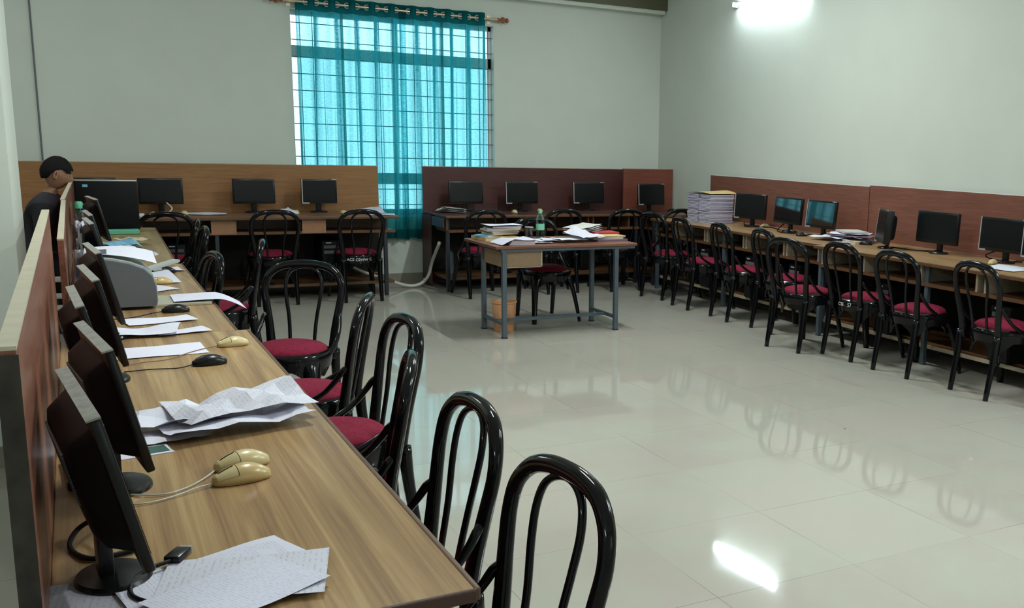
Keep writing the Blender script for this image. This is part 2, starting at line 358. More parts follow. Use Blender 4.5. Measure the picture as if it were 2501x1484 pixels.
# window: frame, panes and grille set in the opening
b = nb(); y0, y1 = Y1+.1, Y1+.16
bb(b, WX0, WX0+.015, y0, y1, WZ0, WZ1); bb(b, WX1-.03, WX1, y0, y1, WZ0, WZ1)
bb(b, WX0, WX1, y0, y1, WZ0, WZ0+.05); bb(b, WX0, WX1, y0, y1, WZ1-.05, WZ1)
bb(b, WX0, WX1, y0, y1, 2.32, 2.437); bb(b, WX0, WX1, y0, y1, 1.055, 1.168)
for x in (2.46, 2.98, 3.5): bb(b, x-.013, x+.013, y0, y1, WZ0, WZ1)
win = struct('window_1', b, 'white'); win.name = 'window_1'
b = nb(); bb(b, WX0+.015, WX1-.03, Y1+.125, Y1+.131, 2.437, WZ1-.05); obj('upper_pane', b, 'glass_clear', win)
b = nb(); bb(b, WX0+.015, WX1-.03, Y1+.125, Y1+.131, 1.168, 2.32); obj('middle_pane', b, 'glass_frost', win, label='dusty bluish window pane')
b = nb(); bb(b, WX0+.015, WX1-.03, Y1+.125, Y1+.131, WZ0+.05, 1.055); obj('lower_pane', b, 'glass_frost', win)
b = nb(); z = .84
while z < 2.75:
    tube(b, [(WX0, Y1+.05, z), (WX1, Y1+.05, z)], .0045, 6); z += .1648
for x in (2.04, 2.16, 2.44, 2.6, 2.82, 3.18, 3.32, 3.5, 3.75, 3.9, 4.0): tube(b, [(x, Y1+.056, WZ0), (x, Y1+.056, WZ1)], .004, 6)
obj('window_grille', b, 'greyplastic', win, label='grey steel security grille')
b = nb(); bb(b, WX0-.02, WX1+.02, Y1-.012, Y1+.1, WZ0-.03, WZ0); obj('window_sill', b, 'white', win)
# window frames added out of view to go with the fill lights
for nm, bx in (('added_window_2', (1.5, 3.7, Y0-.01, Y0+.03, 1.0, 2.8)), ('added_window_3', (X0-.01, X0+.03, 1.6, 3.6, 1.05, 2.75))):
    b = nb(); x0, x1, ya, yb, z0, z1 = bx
    if x1-x0 > yb-ya:
        for q in ((x0, x0+.05), (x1-.05, x1), ((x0+x1)/2-.02, (x0+x1)/2+.02)): bb(b, q[0], q[1], ya, yb, z0, z1)
        bb(b, x0, x1, ya, yb, z0, z0+.05); bb(b, x0, x1, ya, yb, z1-.05, z1)
    else:
        for q in ((ya, ya+.05), (yb-.05, yb), ((ya+yb)/2-.02, (ya+yb)/2+.02)): bb(b, x0, x1, q[0], q[1], z0, z1)
        bb(b, x0, x1, ya, yb, z0, z0+.05); bb(b, x0, x1, ya, yb, z1-.05, z1)
    struct(nm, b, 'white')

# ------------------------------------------------------------------ tube lamps
def tube_lamp(loc, rz, label, power, L=1.2, ceil=False):
    """runs along local y, mounted on a wall whose normal is local -x"""
    t = thing('tube_lamp', label, 'lamp', loc, rz)
    if ceil: t.rotation_euler = (0, R(-90), 0)
    b = nb(); bb(b, -.03, 0, -L/2-.03, L/2+.03, -.02, .02, .004); obj('batten', b, 'white', t)
    b = nb(); tube(b, [(-.075, -L/2, -.012), (-.075, L/2, -.012)], .0145, 12); obj('tube', b, 'tube', t, smooth=True)
    for s in (-1, 1):
        b = nb(); box(b, (-.055, s*(L/2+.012), -.01), (.075, .022, .05), bev=.006); obj('holder', b, 'white', t)
    if power:
        l = bpy.data.lights.new('tube_light', 'AREA'); l.shape = 'RECTANGLE'; l.size = .04; l.size_y = L; l.energy = power; l.color = (.93, 1, .97) if ceil else (.76, .91, 1)
        for k, ry in ((1, -90+25), ):
            o = bpy.data.objects.new('tube_light', l); C.objects.link(o); o.parent = t; o.location = (-.1, 0, -.03); o.rotation_euler = (0, R(90 if ceil else 50), 0)
    return t
tube_lamp((X1, 8.75, 3.04), 0, 'lit fluorescent tube lamp high on the right wall', 5)
tube_lamp((X1, 2.6, 3.04), 0, 'added fill tube lamp on the right wall nearer the camera, outside the frame', 46)  # this and the left wall lamp are added out of view for fill
tube_lamp((X0, -.4, 3.04), PI, 'added unseen fill tube lamp on the left wall beside the camera', 30)
tube_lamp((1.2, 4.2, ZC), 0, 'added ceiling fill lamp above the left desks, outside the frame', 72, ceil=True)  # ceiling lamps from here on are added, unseen, for light from above
tube_lamp((4.0, 7.2, ZC), 0, 'added ceiling fill lamp above the steel table, outside the frame', 72, ceil=True)
tube_lamp((4.0, 1.6, ZC), 0, 'added ceiling fill lamp above the open floor, outside the frame', 72, ceil=True)
tube_lamp((-.6, 8.6, ZC), 0, 'added ceiling fill lamp above the seated person, outside the frame', 20, ceil=True)

# ------------------------------------------------------------------ curtains and rod
rod = thing('curtain_rod', 'wooden-ended steel curtain rod above the teal curtains', 'curtain rod')
YC = 10.99
b = nb(); tube(b, [(1.87, YC, 2.845), (4.07, YC, 2.845)], .013, 12); obj('rod', b, 'brass', rod, smooth=True)
for s, x in ((-1, 1.87), (1, 4.07)):
    b = nb(); pr_ = [(0, 0), (.016, .0), (.02, .015), (.012, .03), (.03, .045), (.036, .06), (.026, .08), (.014, .09), (.026, .1), (.024, .118), (.008, .13), (0, .132)]
    g = nb(); lathe(g, pr_, seg=16); bmesh.ops.transform(g, matrix=Matrix.Rotation(s*PI/2, 4, 'Y'), verts=g.verts)
    b.free(); obj('finial', g, 'finial', rod, smooth=True, loc=(x, YC, 2.845), label='turned reddish-brown finial')
for x in (1.93, 3.99):
    b = nb(); bb(b, x-.01, x+.01, YC, Y1, 2.835, 2.855); bb(b, x-.02, x+.02, Y1-.008, Y1, 2.80, 2.89); obj('bracket', b, 'brass', rod)
def curtain(x0, x1, label, folds, seed, ztop=2.905, zbot=.48, taper=0):
    t = thing('curtain', label, 'curtain', group='teal curtains at the window')
    rn = random.Random(seed); ph = [rn.random()*6 for _ in range(6)]
    def wave(u, v):
        a = .034*(1-.2*v); s = math.sin(2*PI*folds*u)
        s = math.copysign(abs(s)**.7, s)*.85+.15*math.sin(4*PI*folds*u+ph[0])
        ext = .012*v*math.sin(2*PI*folds*2.7*u+ph[1]+v*2)+.008*v*math.sin(2*PI*folds*5.1*u+ph[2]+3*v)
        x = x0+(x1-x0)*u + .014*v*math.sin(2*PI*folds*1.3*u+ph[3]) + taper*v*(1-u)+ .012*math.sin(2*PI*folds*2*u)*(.4+v)
        return x, YC+a*s+ext
    def part(name, z0, z1, m, off=0, ny=30):
        b = nb()
        def f(u, v):
            z = z1+(z0-z1)*v; vv = (ztop-z)/(ztop-zbot); x, y = wave(u, vv)
            zz = z
            if z0 == zbot and v > .99: zz += .01*math.sin(17*u)
            return (x, y+off, zz)
        grid(b, int(folds*16), ny, f); return obj(name, b, m, t, smooth='all')
    part('cloth', zbot+.1, 2.765, 'sheer', 0, 44)
    part('header_band', 2.765, ztop, 'teal', -.002, 3).data.name = 'header_band'
    part('hem', zbot, zbot+.1, 'teal', -.002, 3)
    k = int(folds*2)
    for i in range(k+1):
        u = (i)/(2*folds)
        if u < .015 or u > .985: continue
        x, y = wave(u, .02)
        b = nb(); g = [Vector((x+.004*math.cos(a), YC+.03*math.sin(a)*.9, 2.845+.026*math.cos(a))) for a in [2*PI*q/16 for q in range(16)]]
        g = [Vector((x+.024*math.cos(2*PI*q/16), YC-.006+.018*math.sin(0), 2.845+.026*math.sin(2*PI*q/16))) for q in range(16)]
        tube(b, g, .0055, 6, closed=True); obj('eyelet', b, 'silver', t, smooth=True)
    return t
curtain(1.985, 3.07, 'left sheer teal curtain panel drawn across the window', 5.5, 3)
curtain(3.005, 3.93, 'right sheer teal curtain panel drawn across the window', 5, 8)

# ------------------------------------------------------------------ desks
def desk(label, loc, rz, L, D, H, top, edge, board, div=(), fronts=(), legs=(), partm=None, ph=0, pz0=0, pthick=.02, papm=None,
         foot=True, cub=True, legm='steel', p_off=0, pcap=None, sides=(), under=.14, shelfm='brown', toplip=.022, p_ext=(0, 0), dark=False):
    t = thing('computer_desk', label, 'desk', loc, rz)
    b = nb(); bb(b, 0, L, 0, D, H-toplip, H, .003); obj('desktop', b, top, t)
    b = nb(); box(b, (L/2, -.004, H-toplip/2), (L+.006, .012, toplip+.004), bev=.004); obj('edge_strip', b, edge, t)
    if cub:
        b = nb(); bb(b, .03, L-.03, .05, .42, H-under-.02, H-under); obj('under_shelf', b, shelfm, t)
        b = nb(); bb(b, .03, L-.03, .035, .05, H-under-.022, H-under+.004); obj('shelf_lip', b, shelfm, t)
        b = nb(); bb(b, .03, L-.03, .42, .435, H-under-.02, H-toplip); obj('back_board', b, 'brown', t)
        for x in div:
            b = nb(); bb(b, x-.009, x+.009, .04, .42, H-under, H-toplip); obj('divider', b, board, t)
        for x0, x1 in fronts:
            b = nb(); bb(b, x0, x1, .028, .04, H-under-.015, H-toplip-.002); obj('front_panel', b, board, t)
    for x in legs:
        for y in (.06, D-.06):
            b = nb(); bb(b, x-.0175, x+.0175, y-.0175, y+.0175, 0, H-toplip, .003); obj('leg', b, legm, t)
    for x in sides:
        b = nb(); bb(b, x-.009, x+.009, .06, D-.01, .06, H-toplip); obj('side_panel', b, 'brown', t)
    if dark:  # added board that darkens the space under the desk like shade
        b = nb(); bb(b, .04, L-.04, D-.13, D-.118, .16, H-under-.03); obj('shade_board', b, 'deskshade', t, label='near-black board added for the shade under the desk')
    if foot:
        b = nb(); bb(b, .03, L-.03, .12, D-.08, .12, .14); obj('foot_shelf', b, 'brown', t)
        b = nb(); bb(b, .03, L-.03, .108, .12, .115, .142); obj('foot_shelf_edge', b, papm or 'plypale', t, label='pale worn board edge')
    if partm:
        b = nb(); bb(b, -p_ext[0], L+p_ext[1], D+p_off, D+p_off+pthick, pz0, ph-.006); p = obj('partition', b, partm, t)
        b = nb(); bb(b, -p_ext[0], L+p_ext[1], D+p_off-.001, D+p_off+pthick+.001, ph-.006, ph); obj('edge_banding', b, pcap or 'white', p)
    return t
# left row (fronts face +x)
desk('wood laminate desk nearest the camera in the left row, under the papers and yellowed mice', (.57, 1.675, 0), PI/2, 2.83, .655, .75, 'desk_left', 'brown', 'ply',
     div=(.3, .9, 1.5, 2.1), legs=(.06, 1.4, 2.77), partm='part_left', ph=1.25, pz0=.02, pcap='cream', pthick=.022, sides=(.04,))
b = nb(); bb(b, -.004, -.0005, .652, .68, .02, 1.238); bb(b, -.003, .012, .676, .6795, .02, 1.238); obj('worn_end', b, mat('dark_worn_wood', (.035, .028, .02), .8, var=.5, vs=25), C.objects['computer_desk'], label='dark worn vertical end of the partition')
desk('wood desk in the middle of the left row carrying the grey printer', (.528, 4.51, 0), PI/2, 2.46, .575, .75, 'desk_left', 'brown', 'ply',
     div=(.6, 1.2, 1.8), legs=(.06, 2.4), partm='part_left', ph=1.14, pz0=.02, pcap='cream')
desk('yellowish wood desk at the far end of the left row', (.503, 6.985, 0), PI/2-.019, 2.7, .555, .75, 'desk_far', 'brown', 'ply',
     div=(.6, 1.2, 1.8), legs=(.06, 2.64), partm='part_left', ph=1.145, pz0=.02, pcap='cream')
# back row left of the window
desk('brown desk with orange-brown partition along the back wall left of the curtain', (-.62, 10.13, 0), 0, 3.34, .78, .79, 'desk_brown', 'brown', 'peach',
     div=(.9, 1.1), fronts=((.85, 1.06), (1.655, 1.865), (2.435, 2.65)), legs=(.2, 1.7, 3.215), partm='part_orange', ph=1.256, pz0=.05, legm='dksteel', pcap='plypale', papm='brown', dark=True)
# back row right of the window
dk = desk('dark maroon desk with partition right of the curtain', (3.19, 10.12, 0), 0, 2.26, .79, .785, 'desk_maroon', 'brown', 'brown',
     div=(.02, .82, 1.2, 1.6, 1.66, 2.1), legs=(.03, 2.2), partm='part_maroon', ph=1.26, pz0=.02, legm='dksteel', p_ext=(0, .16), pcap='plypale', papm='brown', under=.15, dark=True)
b = nb(); bb(b, -.012, -.004, .06, .46, .66, .755); obj('side_panel', b, 'blueside', dk, label='blue-grey side board')
b = nb(); bb(b, -.012, -.003, .5, .81, .02, .76); obj('side_panel', b, 'part_maroon', dk)
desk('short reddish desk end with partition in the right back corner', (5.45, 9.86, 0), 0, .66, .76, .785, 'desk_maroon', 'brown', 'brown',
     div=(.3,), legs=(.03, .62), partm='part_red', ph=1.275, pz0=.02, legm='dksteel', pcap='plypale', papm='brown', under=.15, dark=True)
# right row (fronts face -x)
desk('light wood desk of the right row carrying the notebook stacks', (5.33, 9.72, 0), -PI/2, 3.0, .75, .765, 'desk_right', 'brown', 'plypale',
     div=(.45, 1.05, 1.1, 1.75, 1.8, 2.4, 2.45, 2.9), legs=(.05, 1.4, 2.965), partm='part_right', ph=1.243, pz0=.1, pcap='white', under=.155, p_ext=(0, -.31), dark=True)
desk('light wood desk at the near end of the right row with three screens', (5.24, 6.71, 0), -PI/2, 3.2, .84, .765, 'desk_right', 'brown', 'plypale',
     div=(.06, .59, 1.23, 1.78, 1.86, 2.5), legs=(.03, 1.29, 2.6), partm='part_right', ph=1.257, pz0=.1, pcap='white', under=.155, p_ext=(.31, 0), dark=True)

# steel table in the middle
t = thing('steel_table', 'small brown-topped table on blue-grey steel legs in the middle of the room', 'table', (2.8, 7.56, 0))
b = nb(); bb(b, -.03, 1.215, -.01, .76, .713, .735, .004); obj('tabletop', b, 'tabletop', t)
LX, LY = (.045, 1.03), (.02, .49)
for x in LX:
    for y in LY:
        b = nb(); bb(b, x-.0175, x+.0175, y-.0175, y+.0175, .004, .69, .002); l = obj('leg', b, 'steel', t)
        b = nb(); bb(b, x-.021, x+.021, y-.021, y+.021, 0, .01); obj('foot_cap', b, 'dksteel', l)
b = nb(); bb(b, .02, 1.2, .005, .035, .69, .713); bb(b, .02, 1.2, .5, .53, .69, .713); bb(b, .02, .05, .03, .5, .69, .713); bb(b, 1.02, 1.05, .03, .5, .69, .713); obj('top_frame', b, 'steel', t)
for x in LX:
    b = nb(); bb(b, x-.012, x+.012, LY[0], LY[1], .1, .125); obj('stretcher', b, 'steel', t)
b = nb(); bb(b, LX[0], LX[1], .20, .224, .1, .125); obj('stretcher', b, 'steel', t)
b = nb(); bb(b, .065, .37, .03, .046, .565, .69); bb(b, .045, .058, .03, .49, .565, .69); bb(b, .355, .37, .046, .49, .565, .69); bb(b, .06, .37, .03, .49, .56, .568)
dr = obj('drawer_box', b, 'ply', t)
b = nb(); bb(b, .36, .372, .026, .034, .56, .69); bb(b, .06, .372, .026, .034, .56, .566); obj('edge_banding', b, 'plypale', dr)

b = nb(); box(b, (-.004, .3275, .739), (.010, .66, .026), bev=.004); obj('edge_strip', b, mat('dark_red_brown_edge', (.06, .022, .014), .35), C.objects['computer_desk'], label='dark reddish strip on the near end')
# ------------------------------------------------------------------ chairs
def make_chair(label):
    t = thing('bentwood_chair', label, 'chair')
    # cushion
    b = nb(); lathe(b, [(0, .488), (.06, .487), (.12, .482), (.165, .470), (.186, .455), (.19, .442), (.186, .436), (0, .436)][::-1], seg=36, sy=.98)
    obj('seat', b, 'fabric', t, smooth='all')
    b = nb(); lathe(b, [(0, .405), (.17, .405), (.19, .36), (.205, .36), (.212, .40), (.214, .425), (.206, .44), (.192, .446), (.186, .436), (0, .436)], seg=36)
    obj('seat_frame', b, 'black', t, smooth=True)
    # outer hoop of the back, from the seat up and over
    hp = [(-.175, -.205, .38), (-.180, -.212, .46), (-.192, -.228, .56), (-.210, -.246, .66), (-.222, -.262, .745), (-.205, -.275, .815), (-.15, -.288, .862), (-.075, -.295, .880), (0, -.297, .884)]
    hp += [(-x, y, z) for x, y, z in hp[:-1]][::-1]
    rd = [.025, .024, .022, .0205, .0195, .020, .021, .021, .021]; rd += rd[:-1][::-1]
    b = nb(); tube(b, [(x*.92, y+.012, z-.021) for x, y, z in hp], rd, 12, 5, flat=.9); obj('back_frame', b, 'black', t, smooth='all')
    ip = [(-.064, -.19, .40), (-.066, -.205, .48), (-.074, -.225, .58), (-.09, -.243, .68), (-.096, -.258, .755), (-.082, -.27, .81), (-.048, -.279, .838), (0, -.283, .848)]
    ip += [(-x, y, z) for x, y, z in ip[:-1]][::-1]
    b = nb(); tube(b, ip, .0095, 10, 5); obj('inner_hoop', b, 'black', t, smooth='all')
    for s in (-1, 1):
        # small curved arm from the upright to the seat ring
        b = nb(); tube(b, [(s*.192, -.222, .60), (s*.2, -.205, .585), (s*.207, -.18, .55), (s*.213, -.13, .495), (s*.21, -.06, .45), (s*.20, .0, .42)], [.012, .013, .012, .011, .013, .014], 10, 5)
        obj('armrest', b, 'black', t, smooth='all')
        b = nb(); tube(b, [(s*.172, -.205, .41), (s*.168, -.222, .25), (s*.168, -.262, .002)], [.026, .0225, .0175], 12, 5); obj('leg', b, 'black', t, smooth='all')
        # front leg: broad where it leaves the apron
        b = nb(); tube(b, [(s*.135, .095, .425), (s*.155, .125, .37), (s*.175, .155, .30), (s*.195, .19, .17), (s*.215, .225, .002)], [.055, .050, .034, .028, .0235], 14, 5, flat=.62, upv=(s*.8, .6, 0))
        obj('leg', b, 'black', t, smooth='all')
    b = nb()
    for k in range(48):   # apron whose lower edge arches between the legs
        pass
    nseg = 64; ra, rb = .2, .188; V = []
    for k in range(nseg):
        a = 2*PI*k/nseg
        dl = min(abs((a-q+PI) % (2*PI)-PI) for q in (R(38), R(142), R(232), R(308)))
        zl = .365-.10*max(0, 1-dl/R(36))**1.5
        c_, s_ = math.cos(a), math.sin(a)
        V.append([b.verts.new((ra*c_, ra*s_, .42)), b.verts.new((ra*c_, ra*s_, zl)), b.verts.new((rb*c_, rb*s_, zl)), b.verts.new((rb*c_, rb*s_, .42))])
    for k in range(nseg):
        A, B = V[k], V[(k+1) % nseg]
        for j in range(4): b.faces.new((A[j], A[(j+1) % 4], B[(j+1) % 4], B[j]))
    obj('apron', b, 'black', t, smooth=True)
    return t
proto = make_chair('x')
first = [True]
def chair(top, face, label, group, root=None):
    fd = Vector((math.cos(R(face)), math.sin(R(face))))
    p = Vector(top)+fd*.295 if root is None else Vector(root)
    rz = R(face-90)
    if first[0]:
        first[0] = False; proto.location = (p.x, p.y, 0); proto.rotation_euler = (0, 0, rz); proto['label'] = label; proto['group'] = group; return proto
    return dup(proto, (p.x, p.y, 0), rz, label, group)
def footroot(a, b_):   # from the two rear feet
    A, B = Vector(a), Vector(b_); d = (B-A).normalized(); n = Vector((-d.y, d.x)); mid = (A+B)/2
    return mid+n*.262, math.degrees(math.atan2(n.y, n.x))
GL, GR, GB = 'black chairs along the left desks', 'black chairs along the right desks', 'black chairs at the back desks'
chair((.866, 1.905), 186, 'black bentwood chair nearest the camera, only its back rising beside the near desk corner', GL)
chair((.884, 2.53), 181, 'second black chair from the camera at the left desk, back seen half turned', GL)
chair((.886, 3.15), 165, 'black chair at the left desk with its back seen edge-on, third from the camera', GL)
chair((1.069, 3.871), 183.5, 'black chair pulled out from the left desk, maroon seat level with the crumpled papers', GL)
chair((1.065, 4.455), 158, 'black chair seen edge-on with an open view of its maroon seat behind the mice', GL)
chair((1.045, 5.807), 241, 'black chair turned to face the camera with its maroon seat in front of it', GL)
chair((1.026, 7.062), 172, 'black chair seen edge-on beside the printer end of the left row', GL)
chair((.673, 6.376), 188, 'black chair tucked close to the left desk behind the printer paper', GL)
chair((.825, 8.884), 176, 'black chair farthest along the left row, seen edge-on', GL)
chair((.804, 8.164), 181, 'black chair second farthest along the left row, its hoop just behind another', GL)
for (a, b_, lb) in (((4.951, 9.218), (5.015, 8.879), 'black chair at the right row nearest the back corner'),
                    ((4.955, 8.574), (4.932, 8.233), 'black chair at the right row in front of the notebook stacks'),
                    ((4.964, 7.891), (4.924, 7.514), 'black chair at the right row right of the notebook stacks'),
                    ((4.975, 7.22), (4.945, 6.88), 'black chair at the right row before the two blue-lit screens'),
                    ((4.611, 6.471), (4.681, 6.124), 'black chair pulled farthest out from the right row, maroon seat in the open'),
                    ((4.844, 6.053), (4.847, 5.697), 'black chair of the right row with a white number painted on its seat rim'),
                    ((4.827, 5.439), (4.844, 5.094), 'black chair of the right row second from the right edge of the photo'),
                    ((4.901, 4.744), (4.875, 4.398), 'black chair nearest the camera in the right row')):
    rp, fa = footroot(a, b_); ch = chair(None, fa, lb, GR, root=rp)
    if 'number' in lb: num_chair = ch
chair((5.593, 9.50), 92, 'black chair in the back right corner, mostly hidden by the stacks', GB)
chair((3.436, 9.601), 88, 'black chair at the left end of the maroon desk, behind the book pile', GB)
chair((4.276, 9.632), 92, 'black chair at the middle of the maroon desk, behind the newspapers', GB)
chair((4.968, 9.557), 90, 'black chair at the right end of the maroon desk', GB)
chair((.642, 9.66), 90, 'black chair at the left end of the orange-brown desk', GB)
chair((1.532, 9.83), 91, 'black chair at the middle of the orange-brown desk', GB)
ch_t = chair((2.288, 9.787), 91, 'black chair at the orange-brown desk with white lettering on its seat rim', GB)
chair(None, 271, 'black chair behind the steel table facing the camera', 'chair at the steel table', root=(3.51, 8.30))

def text_on(txt, parent, loc, size, rot, m='white', name='lettering'):
    cu = bpy.data.curves.new(name, 'FONT'); cu.body = txt; cu.size = size; cu.extrude = .0006; cu.align_x = 'CENTER'
    o = bpy.data.objects.new(name, cu); C.objects.link(o); dg = bpy.context.evaluated_depsgraph_get()
    me = bpy.data.meshes.new_from_object(o.evaluated_get(dg)); bpy.data.objects.remove(o)
    o = bpy.data.objects.new(name, me); C.objects.link(o); me.materials.append(M[m]); o.parent = parent; o.location = loc; o.rotation_euler = rot; return o
text_on('57', num_chair, (.06, -.212, .395), .045, (R(90), 0, 0)); text_on('CSE', num_chair, (-.03, -.216, .397), .036, (R(90), 0, 0))
text_on('ACE', ch_t, (-.1, -.202, .39), .036, (R(90), 0, R(-18))); text_on('CSWW', ch_t, (.0, -.217, .388), .036, (R(90), 0, 0)); text_on('C', ch_t, (.085, -.207, .39), .036, (R(90), 0, R(14)))

# ------------------------------------------------------------------ monitors
def monitor(loc, face, label, w=.44, h=.25, z0=.085, tilt=8, depth=.03, top='matblack', square=False, group=None, base=.1, silver=False, vents=False, zd=None, gloss=False):
    """screen faces local -y; loc is the stand foot on the desk"""
    t = thing('monitor', label, 'monitor', loc, R(face+90), group)
    zc = z0+h/2
    def tf(bm):
        bmesh.ops.transform(bm, matrix=Matrix.Translation((0, -.03, z0)) @ Matrix.Rotation(R(-tilt), 4, 'X') @ Matrix.Translation((0, .03, -z0)), verts=bm.verts); return bm
    b = nb(); box(b, (0, -.03, zc), (w, depth, h), bev=.005); obj('housing', tf(b), 'dkplastic', t, smooth=True)
    b = nb(); bb(b, -w/2+.016, w/2-.016, -.03-depth/2-.0015, -.03-depth/2+.003, z0+.026, z0+h-.016); obj('screen', tf(b), 'screen' if gloss else 'screen_dull', t)
    if silver:
        b = nb(); y = -.03-depth/2-.001
        bb(b, -w/2, -w/2+.008, y-.002, y+.004, z0, z0+h); bb(b, -w/2, -w/2+.07, y-.002, y+.004, z0, z0+.012); bb(b, w/2-.05, w/2, y-.002, y+.004, z0+h-.007, z0+h)
        obj('silver_trim', tf(b), 'silver', t, label='worn silver trim at the corners')
    # bulging back
    b = nb(); hw, hh = w*.40, h*.40
    def f(u, v):
        a, c = u*2-1, v*2-1; q = max(0, 1-abs(a)**8)*max(0, 1-abs(c)**6)
        return (a*hw, -.03+depth/2-.002+.05*q**.35, zc+c*hh)
    grid(b, 20, 12, f); obj('back_cover', tf(b), 'matblack', t, smooth='all')
    if vents:
        b = nb()
        for k in range(26):
            zz = zc-hh*.15+k*(hh*.85/26); box(b, (0, -.03+depth/2+.047, zz), (w*.56, .005, .0024))
        obj('vent_ridges', tf(b), 'greyplastic', t, label='ribbed grey ventilation panel')
    if top == 'dust':
        b = nb(); box(b, (0, -.03+.002, z0+h+.0012), (w-.004, depth+.004, .0035)); obj('dusty_top', tf(b), 'dust', t, label='grey dusty top edge')
    b = nb(); lathe(b, [(0, 0), (base, 0), (base, .008), (base*.93, .014), (base*.3, .021), (0, .022)], seg=28, sy=.8); obj('stand_base', b, 'dkplastic', t, smooth=True)
    b = nb(); box(b, (0, .012, (z0+.07)/2+.008), (.05, .024, z0+.06), bev=.004); obj('stand_neck', b, 'dkplastic', t, smooth=True)
    return t
GM = 'black screens along the left desks'
D = .75
left = [(0.012, 2.01, 6, 'black monitor nearest the camera, standing on the printed papers, seen from behind', .43),
        (.045, 2.56, 7, 'second black monitor from the camera on the left desk, dusty ribbed back', .40),
        (.015, 3.20, 3, 'third black monitor from the camera in the left row, seen from behind', .42),
        (.052, 3.72, 5, 'fourth black monitor from the camera in the left row, screen turned to the printer', .43),
        (.075, 4.50, 5, 'black monitor just in front of the grey printer, tallest in the left row', .42),
        (.08, 5.86, 4, 'black monitor behind the printer among crumpled papers', .40),
        (.085, 6.42, 4, 'black monitor behind the clear plastic cover in the left row', .40),
        (.125, 7.82, 7, 'black monitor at the far end of the left row before the large square screen', .42)]
for x, y, f, lb, w in left:
    monitor((x, y, D), f, lb, w=w, h=.275, z0=.085, tilt=13, top='dust', group=GM, base=.078, depth=.018, vents=True)
# large square screen facing the camera
sq = thing('square_monitor', 'large square black monitor with silver rim at the end of the left row', 'monitor', (.215, 9.28, D), R(-3))
b = nb(); box(b, (0, 0, .21), (.43, .06, .385), bev=.012); obj('housing', b, 'matblack', sq, smooth=True)
b = nb(); box(b, (0, .0, .405), (.425, .062, .012), bev=.005); obj('silver_rim', b, 'silver', sq, smooth=True)
b = nb(); box(b, (-.14, -.032, .365), (.035, .003, .02), bev=.001); obj('sticker', b, 'cyan', sq, label='small light blue sticker')
b = nb(); box(b, (0, .01, .01), (.26, .16, .02), bev=.004); obj('stand_base', b, 'dkplastic', sq)
b = nb(); box(b, (.28, 9.12, .768), (.27, .14, .03), bev=.003); box(b, (.28, 9.12, .7515), (.25, .12, .002)); tag(obj('green_box', b, 'green'), 'flat mint green box lying before the large square monitor', 'box')
# back left row
GBL = 'black screens on the orange-brown desk'
for x, y, lb, w, f, sv in ((.145, 10.74, 'black screen at the left end of the orange-brown desk, half hidden by the person', .37, -90, False),
                       (.685, 10.74, 'second black screen from the left on the orange-brown desk, white cable below', .37, -90, False),
                       (1.485, 10.74, 'third black screen from the left on the orange-brown desk', .38, -91, False),
                       (2.085, 10.74, 'black screen with silver frame nearest the curtain on the orange-brown desk', .345, -84, True)):
    monitor((x, y, .79), f, lb, w=w, h=.24, z0=.09, tilt=1, group=GBL, base=.085, silver=sv)
GBR = 'black screens on the maroon desks'
for x, y, lb, w, f, sv in ((3.59, 10.72, 'black screen nearest the curtain on the maroon desk, newspapers beside it', .375, -90, False),
                       (4.215, 10.70, 'black screen with silver corners, second on the maroon desk', .385, -86, True),
                       (5.03, 10.70, 'black screen third along the maroon desk, right of the bare stretch', .385, -90, True),
                       (5.67, 10.38, 'black screen in the back right corner before the redder partition', .365, -84, True)):
    monitor((x, y, .785), f, lb, w=w, h=.24, z0=.085, tilt=3.5, group=GBR, base=.085, silver=sv)
GRR = 'black screens along the right desks'
for x, y, lb, w, f, sv, tl in ((5.82, 8.50, 'black screen right behind the notebook stacks', .40, 196, True, 4),
                       (5.83, 7.87, 'screen on the right row mirroring the blue window in its right half', .425, 180.5, False, 6),
                       (5.83, 7.36, 'screen with pale frame on the right row mirroring the blue window all over', .40, 182, True, 6),
                       (5.83, 5.87, 'black screen standing alone on the near right desk', .44, 181, False, 3),
                       (5.84, 5.20, 'black screen nearest the right edge of the photo, lit white along its side', .44, 181, True, 3)):
    monitor((x, y, .765), f, lb, w=w, h=.25, z0=.08, tilt=tl, gloss='blue window' in lb, group=GRR, base=.085, silver=sv)
monitor((5.68, 6.33, .765), 152, 'small old monitor turned sideways beside the paper pile', w=.31, h=.275, z0=.045, tilt=6, depth=.055, silver=True, base=.08)
monitor((5.72, 4.70, .765), 176, 'screen cut off by the right edge of the photo with a light grey corner', w=.44, h=.25, z0=.08, tilt=3, silver=True, base=.085)

